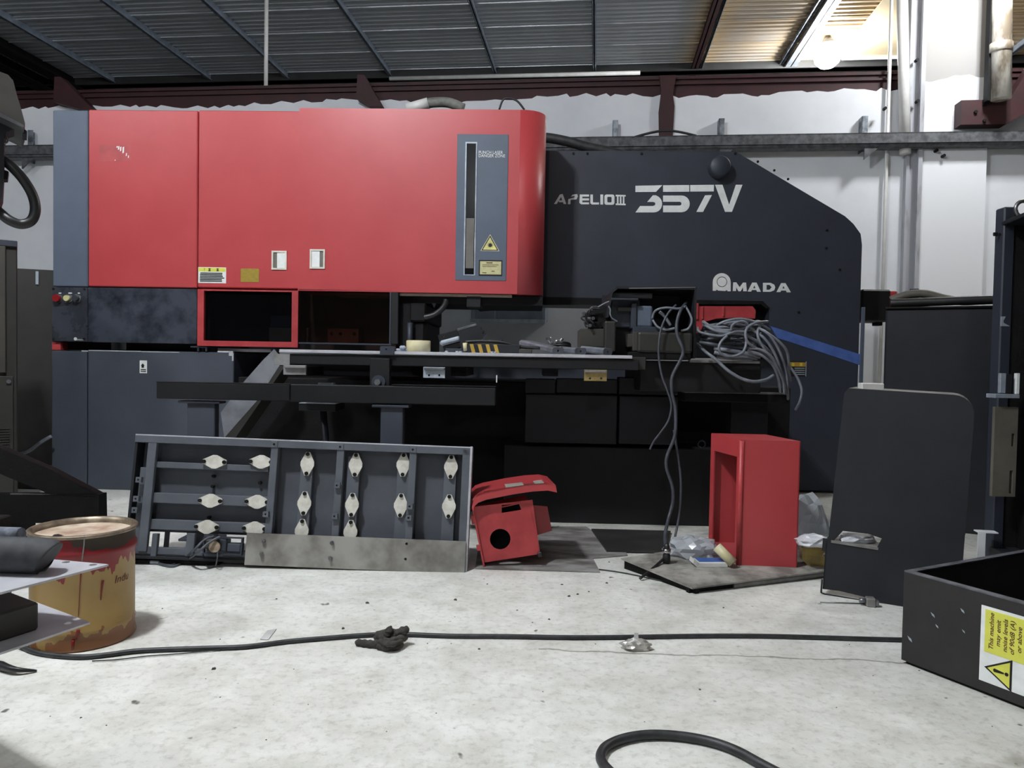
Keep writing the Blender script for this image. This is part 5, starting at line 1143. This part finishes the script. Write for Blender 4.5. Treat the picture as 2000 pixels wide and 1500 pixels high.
p = loc(T2, 1933, 457); mb = MB(T2); mb.box(-.012, .0, 0, .01, p.z - .006, p.z + .006, .002); mb.box(-.036, -.012, 0, .008, p.z - .009, p.z + .009, .003); mb.build('key', BLK, t)
fl_ = frame(CO + Vector((0.0, -.12, 0)))
def cbox(name, m_, px0, py0, px1, py1, y0=0, y1=.02):
    a = loc(fl_, px0, (py0 + py1) / 2, y0); b = loc(fl_, px1, (py0 + py1) / 2, y0)
    return MB(fl_).box(a.x, b.x, y0, y1, loc(fl_, (px0 + px1) / 2, py1, y0).z, loc(fl_, (px0 + px1) / 2, py0, y0).z, .002).build(name, m_, t)
hs = []
for (x0, y0, x1, y1) in [(1976, 847, 1981, 872), (1972, 919, 1977, 964)]:
    a = loc(fl_, x0, y0); b = loc(fl_, x1, y1); hs.append([(a.x, b.z), (b.x, b.z), (b.x, a.z), (a.x, a.z)])
a = loc(fl_, 1941, 880); b = loc(fl_, 1986, 880)
MB(fl_).prism([(a.x, loc(fl_, 1963, 970).z), (b.x, loc(fl_, 1963, 970).z), (b.x, loc(fl_, 1963, 795).z), (a.x, loc(fl_, 1963, 795).z)], 0, .02, hs).build('side_plate', mat('olive_grey_plate', (112, 108, 96), .6, c2=(96, 92, 82), scale=5), t)
cbox('terminal_shelf', GALVB, 1944, 770, 1992, 778, -.03, .04)
cbox('terminal', GALVB, 1954, 729, 1965, 768); cbox('terminal', BLKC, 1964, 731, 1976, 768); cbox('terminal_clip', LETTER, 1985, 729, 1992, 770)
a = loc(fl_, 1956, 618); MB(fl_).prism([(a.x, a.z), (a.x + .02, a.z), (a.x + .01, a.z - .02), (a.x + .012, a.z - .03), (a.x + .042, a.z - .045), (a.x, a.z - .045)], 0, .006).build('paper_tag', GALVB, t)
O = fp(1908, 1098); T = frame(O, math.radians(10))
t = thing('white_angle', T, 'white angled metal bracket standing behind the black tray', 'bracket')
MB(T).box(0, .035, 0, .004, 0, .14, .001).build('upright', WHITE, t); MB(T).box(0, .09, 0, .05, .14, .146, .001).build('shelf', WHITE, t)

# ------------------------------------------------------------------ left: cabinets, machine head, black frame
CL = frame(at(36, 800, 4.3).xy.to_3d(), math.radians(-34))
a = loc(CL, 34, 472)
t = thing('olive_cabinet', CL, 'tall olive brown steel cabinet with a recessed front at the left edge', 'cabinet')
MB(CL).box(-.8, a.x, .02, .45, 0, a.z, .006).build('body', OLIVED, t)
MB(CL).box(-.8, a.x - .055, .0, .03, loc(CL, 20, 728).z, a.z - .03, .004).build('door', OLIVE, t)
MB(CL).box(-.8, a.x, .0, .03, a.z - .03, a.z + .004, .003).build('top_lip', CHAR, t)
MB(CL).box(-.8, a.x - .02, .005, .03, 0, loc(CL, 20, 735).z, .003).build('lower_panel', OLIVED, t)
q = loc(CL, 17, 745); MB(CL).cyl((q.x, q.z), .012, -.006, .01, 10).build('screw', STEEL, t)
for k in range(8):
    q = loc(CL, 6, 837 + k * 5); MB(CL).box(q.x - .03, q.x + .03, .0, .008, q.z - .004, q.z + .004).build('vent_louvre', OLIVED, t)
CL2 = frame(at(100, 800, 5.6).xy.to_3d(), math.radians(-20))
a = loc(CL2, 104, 533); b = loc(CL2, 37, 700)
t = thing('dark_olive_cabinet', CL2, 'dark olive cabinet with a white tag between the left cabinet and the press', 'cabinet')
MB(CL2).box(b.x - .6, a.x + .1, 0, .5, 0, a.z + .02, .006).build('body', OLIVED, t)
p = loc(CL2, 70, 530); q = loc(CL2, 76, 556); MB(CL2).box(p.x, q.x, -.01, .0, q.z, p.z, .001).build('tag', GALVB, t)
# white floor hose behind
A = [fp(px, py, h) for px, py, h in [(30, 890, .12), (60, 880, .18), (80, 866, .24), (100, 853, .3)]]
tag(MB().tube([at(30, 890, 4.85), at(58, 880, 4.9), at(78, 865, 5.0), at(100, 852, 5.02)], .012, 8).build('grey_hose', WIRE), 'thin grey hose rising between the cabinets and the press', 'hose')
tag(MB().box(-3.5, -3.13, 5.05, 5.5, 0, .1, .01).build('dusty_box', OLIVE), 'low dusty box on the floor between the olive cabinets and the press', 'box')

# machine head with hose at the top left, on an arm from a column outside the frame
HD = frame(at(0, 400, 2.6).xy.to_3d(), math.radians(-33))
hl = lambda px, py, d=0: loc(HD, px, py, d)
t = thing('overhead_machine', Matrix.Translation((-2.6, 2.6, 0)), 'grey machine head on an arm with a black hose loop at the left edge', 'machine')
def hpoly(name, m_, pts, d0, d1):
    return MB(HD).prism([(hl(px, py, d0).x, hl(px, py, d0).z) for px, py in pts], d0, d1).build(name, m_, t)
hm = mat('head_grey', (70, 68, 64), .42, c2=(54, 52, 50), scale=7)
hpoly('housing', hm, [(-90, 120), (0, 140), (16, 146), (26, 158), (33, 185), (42, 215), (49, 241), (45, 247), (0, 222), (-90, 190)], -.12, .15)
hpoly('housing_rim', STEEL, [(-60, 196), (4, 222), (46, 244), (47, 248), (42, 248), (0, 228), (-60, 202)], -.13, .16)
hpoly('lever', BLKC, [(-10, 226), (44, 249), (53, 256), (53, 261), (46, 261), (30, 252), (12, 258), (10, 270), (-10, 275)], -.05, .05)
hpoly('stem', BLKC, [(-30, 250), (8, 262), (8, 330), (5, 385), (0, 400), (-30, 400)], -.06, .06)
hpoly('stem_clip', BLK, [(4, 330), (17, 335), (15, 350), (4, 350)], -.03, .03)
mb = MB(HD); mb.tube([hl(px, py, d) for px, py, d in [(4, 312, -.02), (22, 325, -.03), (45, 350, -.04), (63, 380, -.04), (69, 408, -.04), (62, 430, -.04), (42, 438, -.04), (18, 430, -.04), (-4, 412, -.02), (-30, 390, 0)]], .0165, 12); mb.build('hose', RUB, t)
mb = MB(HD); mb.torus(.012, .003, Matrix.Translation(hl(7, 273))); mb.build('eyelet', STEEL, t)
mb = MB(); mb.box(-2.75, -2.45, 2.45, 2.75, 0, 2.3, .02); mb.build('column', OLIVED, t)
mb = MB(); z_ = (HD @ hl(-60, 165)).z; hx = (HD @ hl(-40, 160)).x; mb.box(-2.5, hx, 2.5, 2.7, z_ - .05, z_ + .09, .02); mb.build('arm', hm, t)
# black gusset frame
GF = frame(at(190, 990, 3.35).xy.to_3d(), math.radians(3))
gl = lambda px, py, d=0: loc(GF, px, py, d)
t = thing('gusset_frame', GF, 'black welded steel base frame with a diagonal brace behind the paint pail', 'frame')
MB(GF).prism([(gl(px, py).x, gl(px, py).z) for px, py in [(-140, 966), (193, 966), (194, 1021), (-140, 1023)]], 0, .06).build('beam', BLKD, t)
MB(GF).prism([(gl(px, py).x, gl(px, py).z) for px, py in [(-140, 820), (-140, 862), (8, 930), (100, 967), (192, 967), (98, 918), (2, 877)]], .005, .05).build('brace', BLKD, t)
e = gl(-130, 1000); MB(GF).box(e.x - .03, e.x + .05, 0, .06, 0, gl(-120, 800).z, .004).build('post', BLKD, t)
e2 = gl(-60, 1000); MB(GF).box(e2.x, e2.x + .1, .0, .3, 0, gl(-40, 1020).z, .004).build('foot', BLKD, t)
MB(GF).box(gl(20, 1020).x, gl(192, 990).x, .0, .012, gl(100, 967).z - .004, gl(100, 967).z + .003).build('weld_edge', STEEL, t)
A = fp(10, 1058); B = fp(76, 1040)
# dark strip on the floor beside the pail and small post
q = [fp(8, 1066), fp(75, 1050), fp(75, 1036), fp(8, 1054)]
d = (q[1] - q[0]); mb = MB(); mb.tube([q[0] + Vector((-.3, -.1, .02)), q[1] + Vector((.1, .04, .02))], .022, 6, 1); tag(mb.build('floor_bar', BLKD), 'dark steel bar lying on the floor behind the paint pail', 'bar')
A = at(2, 1062, 2.3); B = at(2, 1010, 2.3)
t = thing('clamp_post', Matrix.Translation((A.x, 2.3, 0)), 'dark upright post with a small screw at the left edge', 'post')
MB().box(A.x - .06, A.x + .008, 2.28, 2.34, 0, B.z, .004).build('post', BLKD, t)
c_ = at(9, 1040, 2.3); MB().tube([c_, c_ + Vector((.012, 0, 0))], .004, 8, 1).build('screw', BLKD, t); MB().tube([c_ + Vector((.01, 0, 0)), c_ + Vector((.016, 0, 0))], .008, 8, 1).build('screw_head', BLKD, t)

# ------------------------------------------------------------------ paint pail
bp = fp(163, 1242); T = Matrix.Translation(bp)
def pail_mat():
    m = bpy.data.materials.new('pail_paint'); m.use_nodes = True; nt = m.node_tree; b = nt.nodes['Principled BSDF']; L = nt.links.new
    tc = nt.nodes.new('ShaderNodeTexCoord'); P = tc.outputs['Object']; sp = nt.nodes.new('ShaderNodeSeparateXYZ'); L(P, sp.inputs[0])
    def nz(s, sc=(1, 1, 1), d=3):
        mp = nt.nodes.new('ShaderNodeMapping'); mp.inputs['Scale'].default_value = sc; L(P, mp.inputs[0])
        n = nt.nodes.new('ShaderNodeTexNoise'); n.inputs['Scale'].default_value = s; n.inputs['Detail'].default_value = d; L(mp.outputs[0], n.inputs['Vector']); return n.outputs['Fac']
    def mth(op, a, bb):
        x = nt.nodes.new('ShaderNodeMath'); x.operation = op
        for i, q in enumerate((a, bb)):
            if isinstance(q, (int, float)): x.inputs[i].default_value = q
            else: L(q, x.inputs[i])
        return x.outputs[0]
    def mixc(f, a, bb):
        x = nt.nodes.new('ShaderNodeMix'); x.data_type = 'RGBA'; L(f, x.inputs[0])
        for i, q in ((6, a), (7, bb)):
            if isinstance(q, tuple): x.inputs[i].default_value = (*lin(q), 1)
            else: L(q, x.inputs[i])
        return x.outputs[2]
    base = mixc(nz(9), (148, 118, 66), (166, 136, 82))
    rust = mth('GREATER_THAN', mth('ADD', mth('MULTIPLY', sp.outputs[2], -4.5), nz(14)), .33)
    base = mixc(rust, base, (128, 84, 52))
    drip = mth('GREATER_THAN', mth('ADD', mth('MULTIPLY', sp.outputs[2], 3.6), mth('MULTIPLY', nz(26, (1, 1, .06)), .75)), 1.28)
    c = mixc(drip, base, (128, 26, 32))
    dirt = mth('GREATER_THAN', mth('ADD', mth('MULTIPLY', sp.outputs[2], 5), nz(7)), 2.12)
    c = mixc(dirt, c, (66, 58, 50)); L(c, b.inputs['Base Color']); b.inputs['Roughness'].default_value = .42; return m
PAILM = pail_mat()
t = thing('paint_pail', T, 'tan steel pail splashed with red paint standing on the concrete floor', 'pail')
R = .154; Hh = loc(frame(bp), 166, 1027).z
rim_ = [(.001, .0), (R - .004, .0), (R, .006), (R - .001, .012), (R - .004, .03), (R - .004, .05), (R - .001, .056), (R - .004, .062), (R - .004, Hh - .075), (R + .002, Hh - .068), (R + .002, Hh - .055), (R - .003, Hh - .047), (R - .003, Hh - .01)]
MB(T).lathe(rim_, 48).build('body', PAILM, t)
MB(T).lathe([(R - .003, Hh - .012), (R + .004, Hh - .01), (R + .005, Hh - .003), (R + .002, Hh), (R - .008, Hh), (R - .01, Hh - .02)], 48).build('rim', mat('pail_rim', (150, 136, 116), .4, .4, c2=(96, 84, 70), scale=20), t)
MB(T).lathe([(R - .01, Hh - .02), (.06, Hh - .028), (.001, Hh - .028)], 48).build('lid', mat('pail_lid', (214, 200, 178), .4, .1, c2=(170, 140, 120), scale=9, lo=.4, hi=.6), t)
mb = MB(T); mb.add([(-.075 + .022 * math.cos(a) * (1 + .25 * math.sin(3 * a)), -.03 + .016 * math.sin(a) * (1 + .3 * math.cos(4 * a)), Hh - .0255) for a in [k * .4 for k in range(16)]], [tuple(range(16))]); mb.build('oil_spot', BLACKINK, t)
def on_pail(px, py, rr_=R - .0025):
    d = ray(px, py); o = CP - bp; A_ = d.x ** 2 + d.y ** 2; B_ = 2 * (o.x * d.x + o.y * d.y); C_ = o.x ** 2 + o.y ** 2 - rr_ ** 2
    tt = (-B_ - math.sqrt(max(B_ * B_ - 4 * A_ * C_, 0))) / (2 * A_); return CP + d * tt
def drip(pts, w):
    mb = MB(); mb.tube([on_pail(px, py) for px, py in pts], w, 6, 4, r1=w * .4); mb.build('paint_drip', mat('drip_red', (120, 20, 24), .35) if 'drip_red' not in bpy.data.materials else bpy.data.materials['drip_red'], t)
drip([(201, 1134), (199, 1150), (197, 1172)], .004); drip([(158, 1118), (156, 1150), (153, 1204)], .002); drip([(153, 1230), (150, 1245), (150, 1250)], .005); drip([(143, 1250), (141, 1272)], .005); drip([(210, 1105), (212, 1113)], .003)
mb = MB(); mb.tube([on_pail(165, 1045, R + .002), on_pail(164, 1065, R + .002), on_pail(160, 1096, R + .002)], .0022, 6, 2); mb.build('seam', PLATE, t)
# printed word curving round the pail
mb = MB(); tmp = MB(); textmesh(tmp, 'Indu', 0, 0, .024, 0, shear=.25)
c0 = on_pail(223, 1140); ang0 = math.atan2(c0.y - bp.y, c0.x - bp.x)
vs = []
for v in tmp.v:
    a = ang0 + v.x / R; vs.append((bp.x + (R - .003) * math.cos(a), bp.y + (R - .003) * math.sin(a), c0.z + v.z))
mb.add(vs, tmp.f); mb.build('printed_word', REDINK, t)
mb = MB(); tmp = MB(); 
for i in range(2): textmesh(tmp, '- - - -', 0, -.016 * i, .006, 0)
c1 = on_pail(228, 1208); a1 = math.atan2(c1.y - bp.y, c1.x - bp.x)
mb.add([(bp.x + (R - .003) * math.cos(a1 + v.x / R), bp.y + (R - .003) * math.sin(a1 + v.x / R), c1.z + v.z) for v in tmp.v], tmp.f); mb.build('faded_print', REDINK, t)

# ------------------------------------------------------------------ stacked steel plates at the left foreground
def plate(hz, tip, ef, eb, lf, lb, th, name, label, holes):
    P = fp(*tip, hz); A = fp(*ef, hz) - P; B = fp(*eb, hz) - P; A.normalize(); B.normalize()
    q = [P, P + A * lf, P + A * lf + B * lb, P + B * lb]; n = 4
    t = thing(name, Matrix.Translation(P), label, 'plate')
    hs = [[(fp(px, py, hz).x + .0075 * math.cos(k * .524), -fp(px, py, hz).y + .0075 * math.sin(k * .524)) for k in range(12)] for px, py in holes]
    UP = Matrix(((1, 0, 0, 0), (0, 0, -1, 0), (0, 1, 0, 0), (0, 0, 0, 1)))      # prism plane laid flat
    MB(UP).prism([(p.x, -p.y) for p in q], hz - th, hz, hs).build('sheet', PLATEL, t)
    return P, A, B
h2 = .387; P2, A2, B2 = plate(h2, (176, 1215), (0, 1275), (60, 1172), .42, .5, .004, 'steel_plate', 'lower light steel plate with one drilled hole at its corner', [(133, 1217)])
h1 = .50; P1, A1, B1 = plate(h1, (212, 1102), (20, 1152), (100, 1092), .42, .5, .004, 'steel_plate', 'upper light steel plate with two holes carrying a dark roll', [(129, 1098), (182, 1103)])
# block between the plates, stand below (both mostly outside the frame)
k = fp(58, 1188, h2); 
bA = (fp(58, 1235, h2)); ex = A2; ey = B2
mb = MB(); c0 = fp(56, 1236, h2 + .0); 
T = Matrix(((A2.x, B2.x, 0, c0.x), (A2.y, B2.y, 0, c0.y), (0, 0, 1, h2), (0, 0, 0, 1)))
tag(MB(T).box(-.02, .26, 0.0, .3, .0, h1 - h2 - .06, .004).build('spacer_block', OLIVE), 'dark rectangular block lying on the lower steel plate', 'block')
T3 = Matrix.Translation(P2 + A2 * .24 + B2 * .3)
tag(MB(T).box(.02, .24, .32, .5, .0, h1 - h2 - .003, .004).build('spacer_block', BLKD), 'dark packing block between the two steel plates', 'block')
t = thing('plate_stand', Matrix.Translation((-1.4, 1.32, 0)), 'dark stand carrying the stack of steel plates at the left', 'stand')
MB().box(-1.55, -1.24, 1.15, 1.5, 0, h2 - .004, .006).build('pedestal', OLIVED, t)
MB().box(-1.6, -1.2, 1.1, 1.55, 0, .03, .006).build('base', OLIVED, t)
# dark rubber roll on the upper plate
c = fp(100, 1128, h1); a = fp(0, 1130, h1)
dv = Vector((-1, .05, 0)).normalized(); s_ = c + Vector((-.035, .03, .032))
t = thing('rubber_roll', Matrix.Translation(s_), 'dark grey rubber roll lying on the upper steel plate', 'roll')
mb = MB(); mb.tube([s_ + Vector((.012, 0, -.004)), s_, s_ + dv * .05, s_ + dv * .18, s_ + dv * .4], .034, 16, 3); mb.build('roll', mat('dusty_rubber', (66, 67, 70), .7, c2=(44, 45, 47), scale=30), t)
mb = MB(); s2 = s_ + Vector((-.06, .03, .03)); mb.tube([s2, s2 + dv * .08, s2 + dv * .3], .016, 10, 3); mb.build('rag_fold', mat('blue_grey_rag', (120, 126, 138), .8, c2=(80, 84, 94), scale=40), t)
tag(MB().tube([fp(0, 1300, .012), fp(30, 1308, .015), fp(72, 1310, .004)], .014, 8, 4, r1=.003).build('black_rag', RUB), 'black twisted rag end on the floor at the left', 'rag')

# ------------------------------------------------------------------ floor cable, rag, litter
pts = [(40, 1262), (70, 1274), (115, 1281), (165, 1283), (215, 1278), (260, 1272), (310, 1269), (400, 1266), (480, 1263), (560, 1253), (640, 1246), (720, 1240), (790, 1239), (880, 1242), (1000, 1243), (1120, 1245), (1240, 1244), (1360, 1242), (1480, 1242), (1600, 1245), (1700, 1248), (1790, 1250)]
tag(MB().tube([fp(px, py, .008) for px, py in pts], .0075, 10, 4).build('floor_cable', RUBD), 'long black cable lying across the concrete floor', 'cable')
tag(MB().tube([fp(px, py, .004) for px, py in [(180, 1291), (230, 1288), (290, 1281), (360, 1276), (460, 1266)]], .002, 6, 4).build('thin_wire', RUB), 'thin black wire lying beside the floor cable near the pail', 'wire')
pts = [(1620, 1560), (1560, 1530), (1490, 1494), (1440, 1467), (1390, 1449), (1330, 1438), (1270, 1435), (1220, 1442), (1185, 1457), (1173, 1475), (1178, 1492), (1200, 1515), (1240, 1545), (1300, 1575)]
tag(MB().tube([fp(px, py, .012) for px, py in pts], .0115, 12, 5).build('cable_loop', RUBD), 'thick black cable curled in a loop on the floor', 'cable')
# twisted rag glove lying over the cable
c = fp(760, 1252); t = thing('rag_glove', Matrix.Translation(c), 'oily dark rag twisted over the floor cable', 'rag')
crumple('rag_body', c, .046, .028, .024, GLOVE, 5, .35, t, False)
for pts, r_ in [([(752, 1256, .012), (756, 1244, .03), (760, 1232, .05), (757, 1225, .06)], .0135), ([(755, 1252, .02), (772, 1240, .035), (786, 1232, .048), (799, 1229, .05)], .013), ([(752, 1257, .014), (730, 1258, .012), (712, 1257, .01), (694, 1254, .01)], .0125), ([(738, 1254, .02), (760, 1253, .03), (782, 1247, .03), (795, 1243, .02)], .011), ([(736, 1262, .01), (760, 1264, .012), (788, 1259, .012)], .012), ([(742, 1250, .025), (752, 1256, .03), (768, 1258, .026), (786, 1250, .026)], .009)]:
    MB().tube([fp(*p) for p in pts], r_, 12, 6, blunt=True).build('rag_end', GLOVE, t)
c = fp(1243, 1268); t = thing('foil_wrapper', Matrix.Translation(c), 'crumpled silver foil wrapper lying against the floor cable', 'wrapper')
crumple('foil', c, .04, .02, .018, FOIL, 9, .9, t)
mb = MB(Matrix.Translation(c)); mb.prism([(-.035, .012), (-.01, .028), (.03, .018), (.03, .022), (-.008, .034), (-.04, .018)], -.014, .012); mb.prism([(-.008, .03), (.008, .026), (.006, .05), (-.006, .05)], .008, .01); mb.build('flap', PAPER, t)
# paper scrap
q = [fp(px, py, .003) for px, py in [(508, 1248), (524, 1249), (540, 1228), (522, 1231)]]
mb = MB(); mb.add([p for p in q] + [p - Vector((0, 0, .002)) for p in q], [(0, 1, 2, 3), (7, 6, 5, 4)] + [(i, 4 + i, 4 + (i + 1) % 4, (i + 1) % 4) for i in range(4)]); tag(mb.build('paper_scrap', mat('grey_card', (196, 196, 194), .7)), 'small grey card scrap on the floor beside the cable', 'scrap')
# fitting and rod near the black cover
c = fp(1697, 1184); T = frame(c, .2); t = thing('pipe_fitting', T, 'small grey pipe fitting lying by the foot of the black cover', 'fitting')
MB(T).box(-.012, .022, -.015, .02, 0, .034, .004).build('body', PLATE, t); mb = MB(T @ Matrix.Rotation(math.pi / 2, 4, 'Z')); mb.cyl((0, .02), .009, .01, .035, 10); mb.build('spigot', STEEL, t)
MB(T).box(.02, .034, -.012, .014, .004, .028, .003).build('collar', STEEL, t)
tag(MB().tube([fp(1602, 1176, .003), fp(1690, 1179, .003)], .0025, 6, 1).build('steel_wire', STEEL), 'straight thin steel wire lying beside the pipe fitting', 'wire')
tag(MB().tube([fp(1170, 1112, .004), fp(1225, 1120, .004), fp(1330, 1143, .004)], .003, 6, 3).build('floor_wire', RUBD), 'thin dark wire running along the front of the chequer plate', 'wire')
# litter chips
chips = [(670, 1228, 8), (418, 1307, 11), (835, 1257, 4), (881, 1257, 3), (1112, 1165, 7), (1073, 1210, 6), (1128, 1161, 6), (1150, 1156, 5), (1098, 1142, 6), (1185, 1139, 6), (1367, 1347, 5), (1259, 1410, 3), (158, 1402, 5), (208, 1417, 4), (98, 1399, 3), (430, 1362, 3), (402, 1326, 3), (574, 1307, 3), (602, 1376, 3), (534, 1377, 2), (852, 1393, 3), (520, 1445, 4), (755, 1429, 3), (1634, 1382, 3), (1938, 1419, 3), (1659, 1259, 3), (1163, 1258, 3), (936, 1268, 6), (430, 1249, 4), (317, 1189, 4), (540, 1170, 4), (888, 1205, 3), (1010, 1192, 4), (1040, 1216, 3), (890, 1172, 8), (718, 1178, 8), (952, 1141, 4), (1190, 1098, 4), (1705, 1320, 3), (1795, 1310, 4), (1060, 1351, 3), (1413, 1187, 4)]
for i, (px, py, s_) in enumerate(chips):
    c = fp(px, py); sz = s_ / F * c.y * .55; rn = random.Random(i)
    n = 7; ring = [(sz * math.cos(k * 6.283 / n) * rn.uniform(.6, 1.2), sz * .9 * math.sin(k * 6.283 / n) * rn.uniform(.5, 1.2)) for k in range(n)]
    mb = MB(Matrix.Translation(c) @ Matrix.Rotation(rn.uniform(0, 3), 4, 'Z')); hh = min(.006, sz * .6)
    mb.add([(x_, y_, .0) for x_, y_ in ring] + [(x_ * .7, y_ * .7, hh * rn.uniform(.5, 1)) for x_, y_ in ring], [tuple(range(n, 2 * n))] + [(k, (k + 1) % n, n + (k + 1) % n, n + k) for k in range(n)])
    tag(mb.build('litter_chip', CHIP), 'small dark chip of litter on the pale concrete floor', 'litter', 'dark litter chips on the floor')
